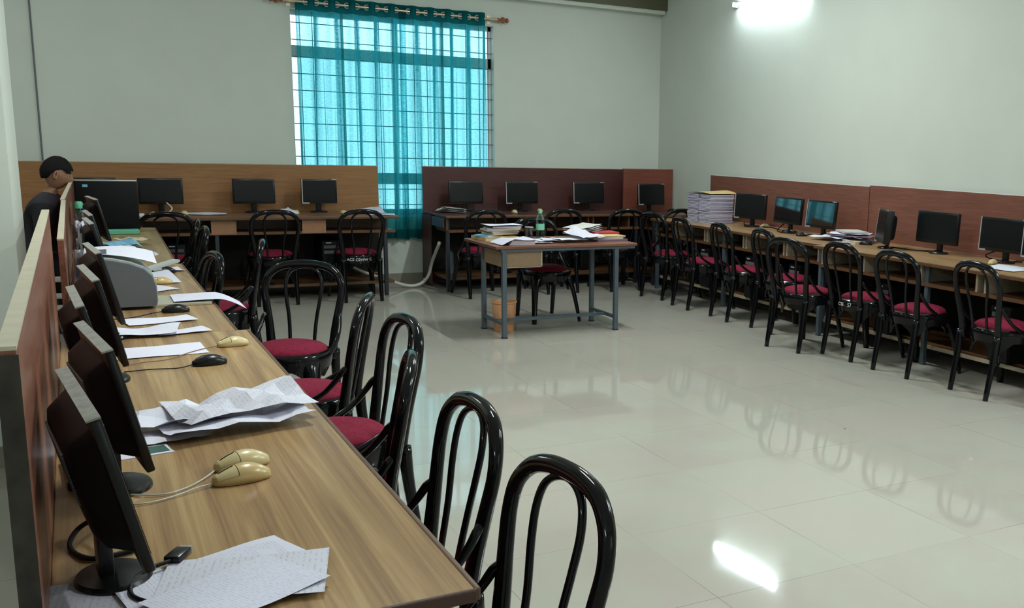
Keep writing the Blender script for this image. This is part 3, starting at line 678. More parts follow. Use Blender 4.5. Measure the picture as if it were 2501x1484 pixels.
# ------------------------------------------------------------------ mice
def mouse(loc, ang, label, body='beige', btn=None, cord=None, cordm='pvc', z=D, s=1.0):
    """nose points along local -x; cord leaves the nose"""
    t = thing('computer_mouse', label, 'computer mouse', (loc[0], loc[1], z), R(ang))
    b = nb(); L_, n1 = .056*s, 18
    rings = []
    for i in range(n1+1):
        u = i/n1; x = -L_+2*L_*u
        wd = .031*s*(math.sin(PI*min(1, max(0, u*.94+.03)))**.42)*(.86+.14*u)
        hh = s*(.009+.026*math.sin(PI*(.06+.90*u**1.15))**.8)
        if u in (0, 1): wd = max(wd*.75, .008)
        rings.append([b.verts.new((x, wd*math.cos(PI*j/12), .002+hh*math.sin(PI*j/12)**.75)) for j in range(13)])
    for A, B in zip(rings, rings[1:]):
        for j in range(12): b.faces.new((A[j], A[j+1], B[j+1], B[j]))
        b.faces.new((A[0], B[0], B[12], A[12]))
    b.faces.new(rings[0]); b.faces.new(rings[-1][::-1])
    sh = obj('shell', b, body, t, smooth='all')
    b = nb()
    rr = rings[0]; g = []
    def pt(u, th, off=.0007):
        x = -L_+2*L_*u; wd = .031*s*(math.sin(PI*(u*.94+.03))**.42)*(.86+.14*u); hh = s*(.009+.026*math.sin(PI*(.06+.90*u**1.15))**.8)
        return Vector((x, (wd+off)*math.cos(th), .002+(hh+off)*math.sin(th)**.75))
    grid(b, 8, 12, lambda u, v: pt(.05+.34*u, R(28+124*v))); obj('buttons', b, btn or body, t, smooth='all')
    b = nb(); tube(b, [pt(.1+.26*k/6, PI/2, .0012) for k in range(7)], .0014, 6); tube(b, [pt(.395, R(26+128*k/12), .0006) for k in range(13)], .0007, 5); obj('button_gap', b, 'matblack', t)
    if cord:
        inv = Matrix.Rotation(-R(ang), 3, 'Z'); o0 = Vector((loc[0], loc[1], z))
        pts = [Vector((-L_+.004, 0, .007))]+[inv @ (Vector(p)-o0) for p in cord]
        b = nb(); tube(b, pts, .0019, 6, 6); obj('cord', b, cordm, t, smooth='all')
    return t
zd = D+.004
mouse((.287, 2.49), 12, 'yellowed beige mouse in front of the two lying together', 'beige2', 'beige', [(.19, 2.46, zd+.003), (.14, 2.43, zd), (.08, 2.41, zd), (.02, 2.44, zd)], s=1.15)
mouse((.302, 2.60), 16, 'pale beige mouse behind the two lying together', 'beige', None, [(.21, 2.53, zd), (.17, 2.48, zd), (.12, 2.455, zd), (.05, 2.49, zd), (.02, 2.5, zd)], s=1.15)
mouse((.362, 3.85), 8, 'black mouse beside the beige one on the near desk', 'dkplastic', None, [(.26, 3.815, zd), (.18, 3.83, zd), (.1, 3.82, zd)], 'matblack')
mouse((.477, 4.17), 10, 'beige mouse close to the front edge of the desk', 'beige', None, [(.38, 4.14, zd), (.32, 4.08, zd), (.24, 3.98, zd), (.16, 3.96, zd), (.1, 3.92, zd)], 'ply')
mouse((.352, 5.065), 4, 'black mouse in front of the printer tray', 'dkplastic', None, [(.25, 5.04, zd), (.18, 4.96, zd), (.1, 4.93, zd)], 'matblack')
mouse((.355, 6.05), 4, 'yellowed mouse lying on paper behind the printer', 'beige2', None, s=1.05)
mouse((.405, 6.52), 8, 'black mouse with silver buttons on folded papers behind the printer', 'dkplastic', 'silver', s=1.08)
mB = lambda p, lb, z=.79, a=90, bd='beige', bt=None, cd=None: mouse(p, a, lb, bd, bt, cd, 'matblack', z=z)
mB((.60, 10.50), 'beige mouse near the second screen on the orange-brown desk', a=-80)
mB((.86, 10.60), 'beige mouse beside the sheets on the orange-brown desk', a=-70)
mB((1.84, 10.58), 'beige mouse between two screens behind a chair hoop', a=-90)
mB((2.27, 10.52), 'beige mouse left of the white sheets near the curtain', a=-80)
mB((4.045, 10.45), 'yellow-beige mouse in front of the second maroon-desk screen', z=.785, a=-90)
mB((4.40, 10.60), 'yellow-beige mouse above the bottle on the maroon desk', z=.785, a=-90)
mB((5.98, 10.40), 'black mouse at the right end of the maroon desk', z=.785, a=-60, bd='dkplastic')
mB((5.93, 8.43), 'pale yellow mouse between the screens of the far right desk', z=.765, a=0)
mB((5.76, 7.79), 'black and silver mouse below the first blue-lit screen', z=.765, a=180, bd='dkplastic', bt='silver')
mB((5.68, 7.47), 'black and silver mouse below the second blue-lit screen', z=.765, a=170, bd='dkplastic', bt='silver')
mB((5.70, 5.18), 'yellow mouse in front of the screen at the right edge', z=.765, a=200, cd=[(5.80, 5.10, .79), (5.86, 5.02, .80), (5.95, 5.0, .772)])
mB((5.72, 6.62), 'black mouse lying by the paper pile on the near right desk', z=.765, a=120, bd='dkplastic')

# ------------------------------------------------------------------ papers, books, folders
def sheet(loc, rz, label, m='paper', w=.297, h=.21, curl=.01, seed=0, group=None, z=None, tilt=(0, 0), fold=0, name='paper_sheet'):
    b = nb(); rn = random.Random(seed); p = [rn.random()*6 for _ in range(4)]
    def f(u, v):
        x, y = (u-.5)*w, (v-.5)*h
        zz = curl*(.5+.5*math.sin(3*u*PI*.6+p[0])*math.cos(2.1*v+p[1]))+curl*.6*abs(u-.5)*2*abs(math.sin(p[2]+2*v))
        if fold: zz += fold*max(0, (u-.45))*1.0*(.6+.4*math.sin(3*v+p[3]))
        return (x, y, zz+.0008)
    grid(b, 14, 10, f)
    return tag(obj(name, b, m, smooth='all', loc=loc, rot=(tilt[0], tilt[1], rz)), label, 'paper', group)
GP = 'loose sheets at the near end of the left desk'
# foreground sheets
sheet((.035, 1.90, D), R(-8), 'handwritten sheet under the foot of the nearest monitor', 'hand', .30, .21, .004, 1, GP)
sheet((.165, 1.925, D+.003), R(12), 'printed sheet fanned out right of the nearest monitor foot', 'print', .297, .21, .004, 2, GP)
sheet((.215, 1.895, D+.007), R(-14), 'written sheet whose corner points at the desk front edge', 'hand', .28, .20, .004, 3, GP)
sheet((.195, 1.835, D+.011), R(28), 'sheet with a torn dark mark at the bottom of the photo', 'print', .25, .18, .004, 4, GP)
sheet((.225, 1.99, D+.002), R(20), 'sheet peeking out behind the fanned papers', 'paper', .20, .14, .004, 5, GP)
b = nb(); box(b, (0, 0, .012), (.052, .03, .016), bev=.004); ad = thing('cable_plug', 'small black plug lying on the foreground sheets', 'plug', (.118, 2.035, D+.006), R(60))
obj('plug_body', b, 'dkplastic', ad, smooth=True)
b = nb(); box(b, (.03, 0, .012), (.012, .022, .01)); obj('connector', b, 'silver', ad)
b = nb(); tube(b, [(-.025, 0, .012), (-.06, .02, .012), (-.10, .03, .006), (-.16, .0, .004), (-.2, -.08, .004)], .004, 8, 6); obj('cord', b, 'matblack', ad, smooth='all')
# cables behind the first monitor
b = nb(); tube(b, [(.03, 2.14, D+.05), (.0, 2.22, D+.05), (-.04, 2.26, D+.02), (-.055, 2.2, D+.006), (-.02, 2.12, D+.006), (.05, 2.13, D+.006)], .005, 8, 8)
tag(obj('black_cable', b, 'matblack', smooth='all'), 'black cable looped behind the nearest monitor', 'cable')
b = nb(); tube(b, [(-.06, 2.63, D+.01), (-.04, 2.55, D+.005), (-.01, 2.42, D+.005), (.0, 2.33, D+.005), (.01, 2.28, D+.02), (.02, 2.2, D+.05)], .0032, 8, 8)
tag(obj('white_cable', b, 'pvc', smooth='all'), 'dirty white cable running behind the nearest monitor', 'cable')
# crumpled pile
GC = 'crumpled papers on the near left desk'
def crumple(loc, rz, w, h, amp, seed, label, m='paper', group=None, base=.003, rise=0, name='crumpled_paper', nx=7, ny=5, cat='paper', size=3.0, lift=None):
    b = nb()
    def f(u, v):
        x, y = (u-.5)*w, (v-.5)*h
        n_ = noise.noise(Vector((u*size+seed*7.3, v*size*.7, seed)))
        z = base+amp*(.5+n_)+(lift(u, v) if lift else 0)
        return (x, y, max(z, base*.5))
    grid(b, nx, ny, f)
    return tag(obj(name, b, m, loc=loc, rot=(0, 0, rz)), label, cat, group)
crumple((.33, 2.99, D), R(14), .37, .24, .035, 1, 'printed sheets curled at the bottom of the crumpled pile', 'print', GC, lift=lambda u, v: .02*max(0, u-.5)+.012*(1-v))
crumple((.36, 3.04, D+.026), R(18), .36, .20, .045, 2, 'top sheet of the crumpled pile, corner pointing to the desk edge', 'hand', GC, lift=lambda u, v: .035*max(0, v-.4)*(1-abs(u-.6)))
crumple((.20, 3.03, D+.014), R(-6), .26, .17, .04, 3, 'blank folded sheet at the left of the crumpled pile', 'paper', GC)
crumple((.18, 2.94, D), R(8), .16, .12, .012, 4, 'bluish folded sheet under the crumpled pile beside the monitor', 'paper', GC)
b = nb(); box(b, (0, 0, .0012), (.12, .085, .0018)); cd = tag(obj('printed_card', b, 'paper', loc=(.105, 2.83, D), rot=(0, 0, R(10))), 'small green and white card beside the second monitor', 'card')
b = nb(); box(b, (0.01, 0, .0026), (.085, .06, .0008)); obj('print_panel', b, mat('dark_green_print', (.03, .10, .08), .5), cd)
sheet((-.022, 2.93, D), R(4), 'sheet against the partition behind the nearest monitor', 'print', .10, .29, .004, 9)
b = nb(); box(b, (0, 0, .012), (.09, .24, .02), bev=.004); tag(obj('dark_case', b, 'dkplastic', loc=(-.02, 2.70, D+.0), rot=(0, 0, R(3))), 'flat dark case by the partition behind the nearest monitor', 'case')
# three sheets in the middle
G3 = 'white sheets spread before the black monitors'
sheet((.23, 4.16, D), R(3), 'white sheet nearest the camera of the three spread past the mice', 'paper', .297, .21, .003, 11, G3)
sheet((.20, 4.56, D+.001), R(-8), 'folded white sheet in the middle of the three spread past the mice', 'paper', .25, .22, .016, 12, G3, fold=.02)
sheet((.33, 4.54, D+.001), R(14), 'white sheet tip with a brown edge behind the beige mouse', 'print', .20, .12, .006, 13, G3)
sheet((.27, 4.85, D), R(12), 'farthest of the white sheets spread past the mice', 'paper', .27, .16, .006, 14, G3)
# printer
pt_ = thing('laser_printer', 'grey laser printer with curved top on the left desks', 'printer', (.0, 5.19, D))
prof = [(-.02, .015), (.285, .015), (.29, .03), (.288, .10), (.275, .15), (.245, .182), (.19, .207), (.12, .225), (.04, .236), (-.02, .24)]
b = nb(); prism(b, prof, .0, .018, 'y'); obj('side_cover', b, 'greyplastic', pt_, label='dark grey side cover')
b = nb(); prism(b, [(x, z) if z < .02 else (x+.004, z+.006) for x, z in prof], .018, .34, 'y'); obj('body', b, 'ltgrey', pt_)
b = nb(); prism(b, [(x-.012*(x > 0), z-.018*(z > .05)) for x, z in prof], -.006, 0, 'y'); obj('side_panel', b, 'greyplastic', pt_)
b = nb(); prism(b, prof, .34, .36, 'y'); obj('side_cover', b, 'greyplastic', pt_)
b = nb(); bb(b, .27, .52, .05, .33, .0, .014, .003); obj('paper_tray', b, mat('smoky_tray', (.40, .38, .30), .3), pt_, label='pale paper tray pulled out')
b = nb(); box(b, (.34, .40, .155), (.17, .05, .012), rz=R(35), ry=R(-10)); obj('output_flap', b, 'ltgrey', pt_)
b = nb(); box(b, (.08, .07, .26), (.05, .012, .02), rz=R(30)); obj('lever', b, 'greyplastic', pt_)
b = nb(); grid(b, 10, 6, lambda u, v: (.02+.28*u, .06+.26*v, .252+.05*math.sin(PI*u*.5)*(v)*.6-.05*u*u)); obj('output_paper', b, 'paper', pt_, smooth='all')
b = nb(); grid(b, 14, 6, lambda u, v: (.36+.31*u, .08+.24*v, .018+.004*math.sin(3*u)-.10*max(0, u-.62)**1.5*2.2)); tag(obj('tray_paper', b, 'print', smooth='all', loc=(0, 5.17, D+.002)), 'printed sheet sliding off the printer tray over the desk edge', 'paper')
sheet((.31, 5.85, D), R(30), 'white sheet under the yellowed mouse behind the printer', 'paper', .16, .20, .006, 21)
GQ = 'papers piled behind the printer'
sheet((.33, 6.30, D), R(4), 'flat white sheets under the silver-buttoned mouse', 'paper', .22, .5, .014, 22, GQ)
sheet((.43, 6.62, D+.001), R(14), 'folded sheet tips right of the silver-buttoned mouse', 'paper', .16, .14, .012, 23, GQ)
for k, (x, y, w, h, mm, lb) in enumerate(((.20, 7.45, .20, .5, 'print', 'stack of grey printed sheets beside the far monitors'), (.24, 7.75, .22, .3, 'paper', 'white crumpled sheets beside the far monitors'),
        (.25, 8.1, .2, .35, 'cyan', 'blue and white leaflet on the far left desk'), (.30, 7.35, .16, .28, 'paper', 'bright crumpled sheet on the far left desk'), (.33, 8.3, .12, .25, 'creambook', 'small colourful booklet on the far left desk'))):
    crumple((x, y, D+.004*k), R(8*k), w, h, .03, 30+k, lb, mm, GQ)
# plastic things by the partition
GX = 'plastic wraps by the left partition'
for k, (x, y, z, w, h, lb, mm) in enumerate(((-.005, 4.92, D, .075, .30, 'upright crumpled clear plastic cover beside the printer', 'poly'), (-.0, 5.66, D, .085, .34, 'clear plastic bag standing behind the printer', 'poly'),
        (.015, 6.16, D, .10, .33, 'lilac and white crumpled wrap by the partition', 'paper'), (.02, 7.0, D, .09, .30, 'whitish crumpled bag by the far partition', 'poly'))):
    b = nb()
    def f(u, v, k=k, w=w, h=h):
        a = 2*PI*u; r = w*.5*(1-.35*v)*(1+.5*noise.noise(Vector((math.cos(a)*2, math.sin(a)*2, v*4+k*5))))
        return (r*math.cos(a)*.8, r*math.sin(a)*1.6, h*v*(1+.12*noise.noise(Vector((a, v*3, k)))))
    grid(b, 24, 12, f); tag(obj('plastic_wrap', b, mm, smooth=True, loc=(x, y, z)), lb, 'plastic wrap', GX)
bt = thing('water_bottle', 'clear bottle with green cap standing behind the left monitors', 'bottle', (.02, 8.75, D))
b = nb(); lathe(b, [(0, 0), (.033, 0), (.035, .02), (.035, .15), (.03, .19), (.014, .215), (.013, .23), (0, .23)], seg=18); obj('bottle_body', b, 'pet', bt, smooth=True)
b = nb(); lathe(b, [(0, .225), (.03, .225), (.03, .262), (.02, .275), (0, .275)], seg=18); obj('cap', b, 'green', bt, smooth=True)
# back-left desk papers
GY = 'papers on the orange-brown desk'
sheet((1.07, 10.62, .79), R(-10), 'thick white sheets lying beside the beige mouse on the back desk', 'paper', .30, .30, .008, 41, GY)
sheet((.96, 10.72, .79), R(10), 'lilac sheets under the thick white sheets on the back desk', 'print', .25, .2, .006, 42, GY)
crumple((1.74, 10.52, .79), R(20), .15, .2, .02, 43, 'folded white sheet standing between two screens of the back desk', 'paper', GY, lift=lambda u, v: .05*u*v)
crumple((2.50, 10.60, .79), R(-5), .36, .32, .012, 44, 'white sheets leaning up behind the chair hoop near the curtain', 'paper', GY, lift=lambda u, v: .05*v*u)
sheet((2.60, 10.34, .79), R(-12), 'bluish sheet at the desk end near the curtain', 'paper', .26, .24, .004, 45, GY)
b = nb(); box(b, (.50, 10.36, .805), (.04, .04, .03), bev=.004); tag(obj('adapter', b, 'white'), 'small white adapter beside the square monitor', 'adapter')
b = nb(); tube(b, [(.72, 10.62, .90), (.76, 10.58, .85), (.72, 10.56, .81), (.64, 10.56, .80)], .006, 8, 6); tag(obj('white_cable', b, 'pvc', smooth='all'), 'white cable curling under the second screen of the back desk', 'cable')
# newspapers on the maroon desk
for k in range(5):
    crumple((3.40+.012*k, 10.62+.01*k, .785+.007*k), R(-25+5*k), .30-.02*k, .24, .008, 50+k, 'folded newspaper, layer %s of the pile beside the curtain' % ('one', 'two', 'three', 'four', 'five')[k], 'news', 'newspapers beside the curtain', lift=lambda u, v: .02*(1-u), name='newspaper')

def book(loc, rz, w, h, th, cover, label, pages='pages', group=None, name='book'):
    t = thing(name, label, 'book' if name != 'folder' else 'folder', loc, rz, group)
    b = nb(); c = .0016
    bb(b, -w/2, w/2, -h/2, h/2, 0, c); bb(b, -w/2, w/2, -h/2, h/2, th-c, th); (bb(b, -w/2, -w/2+c, -h/2, h/2, 0, th) if name != 'notebook' else 0); obj('cover', b, cover, t)
    b = nb(); bb(b, -w/2+c, w/2-.003, -h/2+.003, h/2-.003, c, th-c); obj('pages', b, pages, t); return t
# notebook stacks on the right desk
GN1, GN2 = 'notebooks of the far stack', 'notebooks of the near stack'
pr1 = None; order = ['bottom'] + [None]*40
NW = ['lowest', 'second', 'third', 'fourth', 'fifth', 'sixth', 'seventh', 'eighth', 'ninth', 'tenth', 'eleventh', 'twelfth', 'thirteenth', 'fourteenth', 'fifteenth', 'sixteenth', 'seventeenth', 'eighteenth', 'nineteenth', 'twentieth', 'twenty-first', 'topmost']
base_nb = None
for col_, (cy, g, w_) in enumerate(((9.22, GN1, 'far'), (8.99, GN2, 'near'))):
    for k in range(22):
        lb = '%s notebook%s in the %s of the two white stacks' % (NW[k], '' if k in (0, 21) else ' from below', w_)
        x = 5.70+random.uniform(-.006, .006); y = cy+random.uniform(-.005, .005); rz = R(random.uniform(-1.2, 1.2)); z = .765+k*.0136
        if k > 18: x += .012*(1 if col_ else -1)
        if base_nb is None: base_nb = book((x, y, z), rz, .29, .215, .0132, 'purple', lb, 'lav', g, 'notebook')
        else: dup(base_nb, (x, y, z), rz, lb, g)
fd = thing('folder', 'yellow folder lying on top of the notebook stacks', 'folder', (5.72, 9.08, 1.066), R(4))
b = nb(); grid(b, 12, 10, lambda u, v: (-.18+.36*u, -.19+.38*v, .006+.026*math.sin(PI*v)*(.5+.5*u))); obj('cover', b, 'manila', fd, smooth='all', sol=.002)
b = nb(); bb(b, -.15, .15, -.15, .15, .0, .004); obj('papers', b, 'ply', fd)
# paper pile on right desk
GPP = 'pile of papers on the near right desk'
zz = .765
for k, (dx, dy, w, h, m_, lb) in enumerate(((0, 0, .30, .42, 'pages', 'bottom layer'), (.02, -.05, .28, .36, 'paper', 'second layer'), (-.06, .12, .30, .34, 'paper', 'third layer'), (.02, 0, .3, .40, 'print', 'fourth layer'), (.04, -.04, .28, .38, 'purple', 'fifth layer'), (.06, .05, .27, .36, 'paper', 'sixth layer'))):
    crumple((5.78+dx, 6.93+dy, zz), R(-8+9*k), w, h, .014, 60+k, 'loose sheets, %s of the paper pile on the near right desk' % lb, m_, GPP, base=.004)
    zz += .011
book((5.86, 6.98, zz+.008), R(70), .29, .21, .014, 'news', 'magazine on top of the paper pile on the near right desk', 'pages', name='magazine')
book((5.72, 6.76, .765), R(85), .2, .14, .022, 'creambook', 'thick cream book at the near end of the paper pile', 'pages')
sheet((5.55, 4.92, .765), R(10), 'white sheet at the right edge beside the yellow mouse', 'paper', .30, .30, .006, 70)
# cables on the right desks
for pts, lb in (([(5.8, 6.2, .77), (5.7, 6.28, .78), (5.78, 6.08, .772), (5.9, 5.98, .772), (5.82, 5.9, .79)], 'black cable lying between the sideways monitor and the next screen'),
                ([(5.85, 5.25, .86), (5.78, 5.33, .81), (5.86, 5.28, .775), (5.98, 5.15, .772)], 'black cable hanging below the screen at the right edge'),
                ([(5.85, 7.98, .84), (5.80, 8.0, .79), (5.72, 7.9, .772), (5.7, 7.7, .772), (5.82, 7.5, .772)], 'black cable curling below the first blue-lit screen'),
                ([(5.9, 8.75, .80), (5.84, 8.62, .772), (5.92, 8.3, .772), (5.85, 8.05, .772)], 'black cable behind the pale yellow mouse')):
    b = nb(); tube(b, pts, .005, 6, 6); tag(obj('black_cable', b, 'matblack', smooth='all'), lb, 'cable')

# ------------------------------------------------------------------ things on the steel table
TZ = .735
book((2.99, 8.17, TZ), R(8), .31, .26, .028, 'manila', 'brown folder at the bottom of the book pile on the steel table', 'creambook', name='folder')
book((2.93, 8.16, TZ+.028), R(30), .20, .15, .014, 'cyan', 'light blue booklet sticking out of the book pile')
book((3.04, 8.19, TZ+.042), R(12), .24, .19, .016, 'creambook', 'thick cream book above the light blue booklet', 'creambook')
book((3.05, 8.19, TZ+.058), R(6), .25, .19, .014, 'creambook', 'cream book in the middle of the pile on the steel table', 'pages')
book((3.03, 8.18, TZ+.072), R(-3), .27, .20, .012, 'news', 'grey-edged notebook in the upper pile on the steel table')
book((3.05, 8.17, TZ+.084), R(-9), .28, .19, .012, 'creambook', 'notebook with jutting cover under the navy book')
book((3.07, 8.17, TZ+.096), R(-4), .25, .18, .018, 'navy', 'navy blue book near the top of the pile on the steel table')
sheet((3.05, 8.17, TZ+.115), R(2), 'white sheets lying on top of the book pile', 'paper', .30, .21, .008, 80)
b = nb(); grid(b, 14, 8, lambda u, v: (-.15+.30*u, -.12+.24*v, .04-.05*max(0, .35-u)*2.2+.006*math.sin(6*u+v)))
tag(obj('open_papers', b, 'print', smooth='all', loc=(2.985, 7.74, TZ+.004), rot=(0, 0, R(4))), 'open printed sheets drooping over the front left table edge', 'paper')
for k in range(3):
    book((3.03, 7.75+.006*k, TZ+.001+.0125*k), R(-4+4*k), .21, .24, .012, 'pages', 'white exercise book, %s of three under the open sheets' % ('lowest', 'middle', 'top')[k], 'pages', 'exercise books on the steel table', 'notebook')
for k, (x, y, w, h, r_, m_, lb) in enumerate(((3.24, 7.80, .18, .2, -5, 'pages', 'small pad beside the exercise books'), (3.33, 7.88, .26, .22, 10, 'paper', 'bluish sheet under the bottle'), (3.42, 7.83, .28, .22, -14, 'print', 'printed sheet in the middle of the steel table'), (3.50, 7.79, .26, .2, 6, 'paper', 'white sheet near the middle front edge'))):
    crumple((x, y, TZ+.002+.006*k), R(r_), w, h, .008, 90+k, lb, m_, 'loose sheets on the steel table')
crumple((3.65, 7.82, TZ+.028), R(20), .26, .24, .02, 97, 'large white sheet bent up before the newspapers', 'hand', lift=lambda u, v: .09*max(0, v-.15)*(1-abs(u-.5)))
for k in range(5):
    crumple((3.78, 8.13+.004*k, TZ+.02+.014*k), R(10+4*k), .28, .22, .012, 100+k, 'folded newspaper, %s of the newspapers on the steel table' % ('lowest', 'second', 'third', 'fourth', 'topmost')[k], 'news' if k != 1 else 'paper', 'newspapers on the steel table', lift=lambda u, v: .03*u, name='newspaper')
book((3.93, 8.02, TZ+.045), R(-6), .22, .2, .014, 'red', 'red folder on the pile at the right of the steel table', 'red', name='folder')
book((3.87, 7.88, TZ+.030), R(4), .28, .24, .014, 'manila', 'yellow folder under the red one on the steel table', 'creambook', name='folder')
book((3.86, 7.88, TZ+.015), R(-5), .27, .24, .014, 'creambook', 'cream folder in the lower right pile on the steel table', 'pages', name='folder')
book((3.88, 7.87, TZ+.001), R(2), .29, .25, .013, 'purple', 'mauve folder at the bottom right of the steel table', 'purple', name='folder')
bt = thing('water_bottle', 'tall clear water bottle with green cap and label on the steel table', 'bottle', (3.375, 8.12, TZ))
pf = [(0, 0), (.034, 0), (.036, .006)]
for k in range(10): pf += [(.0365, .012+k*.014), (.0345, .019+k*.014)]
pf += [(.036, .155), (.032, .175), (.022, .197), (.0135, .21), (.0135, .222), (0, .222)]
b = nb(); lathe(b, pf, seg=24); obj('bottle_body', b, 'pet', bt, smooth='all')
b = nb(); lathe(b, [(.0372, .075), (.0372, .125)], seg=24); obj('bottle_label', b, mat('green_label', (.20, .55, .38), .4), bt, smooth=True)
b = nb(); lathe(b, [(0, .215), (.0165, .215), (.0165, .236), (.015, .24), (0, .24)], seg=18); obj('cap', b, 'green', bt, smooth=True)
gt = thing('glass_tumbler', 'small glass tumbler left of the water bottle', 'glass', (3.275, 8.12, TZ))
b = nb(); lathe(b, [(0, .003), (.027, .003), (.033, .095), (.0345, .095), (.029, 0), (0, 0)], seg=24); obj('tumbler', b, 'glass_cup', gt, smooth=True)
b = nb(); lathe(b, [(0, .096), (.037, .096), (.037, .102), (0, .103)], seg=24); obj('cover_disc', b, 'ltgrey', gt, smooth=True)
# waste bin
bn = thing('waste_bin', 'peach plastic waste bin under the steel table', 'bin', (2.965, 7.905, 0))
b = nb(); lathe(b, [(0, 0), (.078, 0), (.082, .01), (.097, .235), (.106, .238), (.106, .25), (.098, .25), (.094, .237), (.078, .012), (0, .012)], seg=32); obj('bucket', b, 'orange', bn, smooth=True)
b = nb(); bb(b, -.022, .022, -.0945, -.0915, .125, .128); bb(b, -.022, .022, -.097, -.094, .165, .168); bb(b, -.022, -.019, -.097, -.091, .125, .168); bb(b, .019, .022, -.097, -.091, .125, .168); bb(b, -.012, -.004, -.096, -.092, .145, .16); bb(b, .004, .012, -.096, -.092, .145, .16); bb(b, -.014, .014, -.0955, -.0915, .133, .138)
obj('printed_mark', b, 'white', bn, rot=(0, 0, R(-28)), label='small white printed square')

# ------------------------------------------------------------------ wall sockets, conduits, things under the desks
sb = thing('socket_board', 'white socket board with plugs on the wall under the orange-brown desk', 'socket', (1.97, 10.985, .485))
b = nb(); bb(b, -.16, .16, -.02, .0, -.055, .055, .004); obj('board', b, 'ltgrey', sb)
for k in range(4):
    b = nb(); box(b, (-.10+.068*k, -.035, 0), (.045, .035, .05), bev=.006); obj('plug', b, 'dkplastic', sb)
    b = nb(); box(b, (-.10+.068*k, -.024, -.042), (.02, .01, .014)); obj('switch', b, 'white', sb)
b = nb(); pts = [(2.30, 10.75, .33), (2.36, 10.62, .26), (2.50, 10.5, .175), (2.72, 10.42, .09), (2.86, 10.38, .035), (2.98, 10.36, .02), (3.09, 10.40, .06), (3.14, 10.46, .13), (3.158, 10.45, .30), (3.20, 10.3, .47)]
pts = [(2.30, 10.85, .30), (2.40, 10.7, .22), (2.52, 10.6, .165), (2.72, 10.6, .09), (2.88, 10.6, .035), (2.98, 10.6, .022), (3.07, 10.6, .05), (3.14, 10.6, .13), (3.168, 10.55, .28), (3.172, 10.3, .50)]
tube(b, pts, .017, 10, 8); hz = tag(obj('pvc_hose', b, 'pvc', smooth='all'), 'dirty white hose looping over the floor between the two back desks', 'hose')
b = nb(); lathe(b, [(.0205, -.008), (.0205, .008)], seg=12); bmesh.ops.recalc_face_normals(b, faces=b.faces); obj('hose_joint', b, 'pvc', hz, loc=(3.1, 10.6, .08), rot=(0, R(45), 0))
b = nb(); tube(b, [(.9, 10.95, .52), (1.2, 10.94, .49), (1.45, 10.94, .50), (1.7, 10.95, .54)], .012, 8, 6); tag(obj('pvc_hose', b, 'pvc', smooth='all'), 'white conduit sagging behind the chairs under the orange-brown desk', 'hose')
cy_ = thing('metal_canister', 'ribbed grey metal canister under the left end of the maroon desk', 'canister', (3.34, 10.5, .14))
b = nb(); pf = [(0, 0), (.04, 0)]
for k in range(9): pf += [(.046, .012+k*.025), (.041, .024+k*.025)]
pf += [(.03, .245), (.012, .255), (0, .255)]
lathe(b, pf, seg=20); obj('canister_body', b, 'steel', cy_, smooth='all')
def tower(loc, rz, label, group):
    t = thing('computer_tower', label, 'computer', loc, rz, group)
    b = nb(); bb(b, -.09, .09, -.2, .2, 0, .40, .006); obj('case', b, 'matblack', t)
    b = nb(); bb(b, -.085, .085, -.212, -.2, .01, .39, .004); p = obj('front_bezel', b, 'dkplastic', t)
    b = nb(); bb(b, -.07, .07, -.215, -.211, .32, .35); bb(b, -.07, .07, -.215, -.211, .27, .30); obj('drive_slot', b, 'greyplastic', p)
    b = nb(); bb(b, -.05, .0, -.2145, -.2115, .37, .382); obj('sticker', b, 'white', p, label='small white sticker')
    return t
GT = 'computer towers under the desks'
tw = tower((5.62, 8.72, .14), -PI/2, 'black computer tower under the right desk below the notebook stacks', GT)
for p, rz, lb in (((5.62, 7.9, .14), -PI/2, 'black computer tower under the right desk below the first blue-lit screen'), ((5.62, 7.2, .14), -PI/2, 'black computer tower under the right desk before the desk joint'),
                  ((5.55, 5.95, .14), -PI/2, 'black computer tower under the near right desk behind the numbered chair'), ((5.55, 4.75, .14), -PI/2, 'black computer tower under the right end of the near right desk'),
                  ((.75, 10.6, .14), 0, 'black computer tower under the left part of the orange-brown desk'), ((2.12, 10.6, .14), 0, 'black computer tower under the right part of the orange-brown desk'),
                  ((3.9, 10.6, .14), 0, 'black computer tower under the left part of the maroon desk'), ((4.9, 10.6, .14), 0, 'black computer tower under the right part of the maroon desk')):
    dup(tw, p, rz, lb, GT)

# ------------------------------------------------------------------ person seated at the left end
pm = thing('person', 'person in dark jacket and maroon sweater seated in profile behind the left partitions', 'person', (-.28, 9.2, 0), R(-6))
def skinmesh(name, V, E, m, parent, root=0, sub=2, shade=True):
    me = bpy.data.meshes.new(name); me.from_pydata([v[:3] for v in V], E, []); o = bpy.data.objects.new(name, me); C.objects.link(o); o.parent = parent
    s = o.modifiers.new('skin', 'SKIN'); s.use_smooth_shade = True; s.use_x_symmetry = False
    for i, v in enumerate(V):
        r_ = v[3]; me.skin_vertices[0].data[i].radius = (r_, v[4] if len(v) > 4 else r_)
    me.skin_vertices[0].data[root].use_root = True
    sb_ = o.modifiers.new('sub', 'SUBSURF'); sb_.levels = sub; sb_.render_levels = sub
    me.materials.append(M[m])
    bpy.context.view_layer.update(); dg = bpy.context.evaluated_depsgraph_get(); nm = bpy.data.meshes.new_from_object(o.evaluated_get(dg))
    o.modifiers.clear(); o.data = nm
    if not nm.materials: nm.materials.append(M[m])
    for p in nm.polygons: p.use_smooth = True
    return o
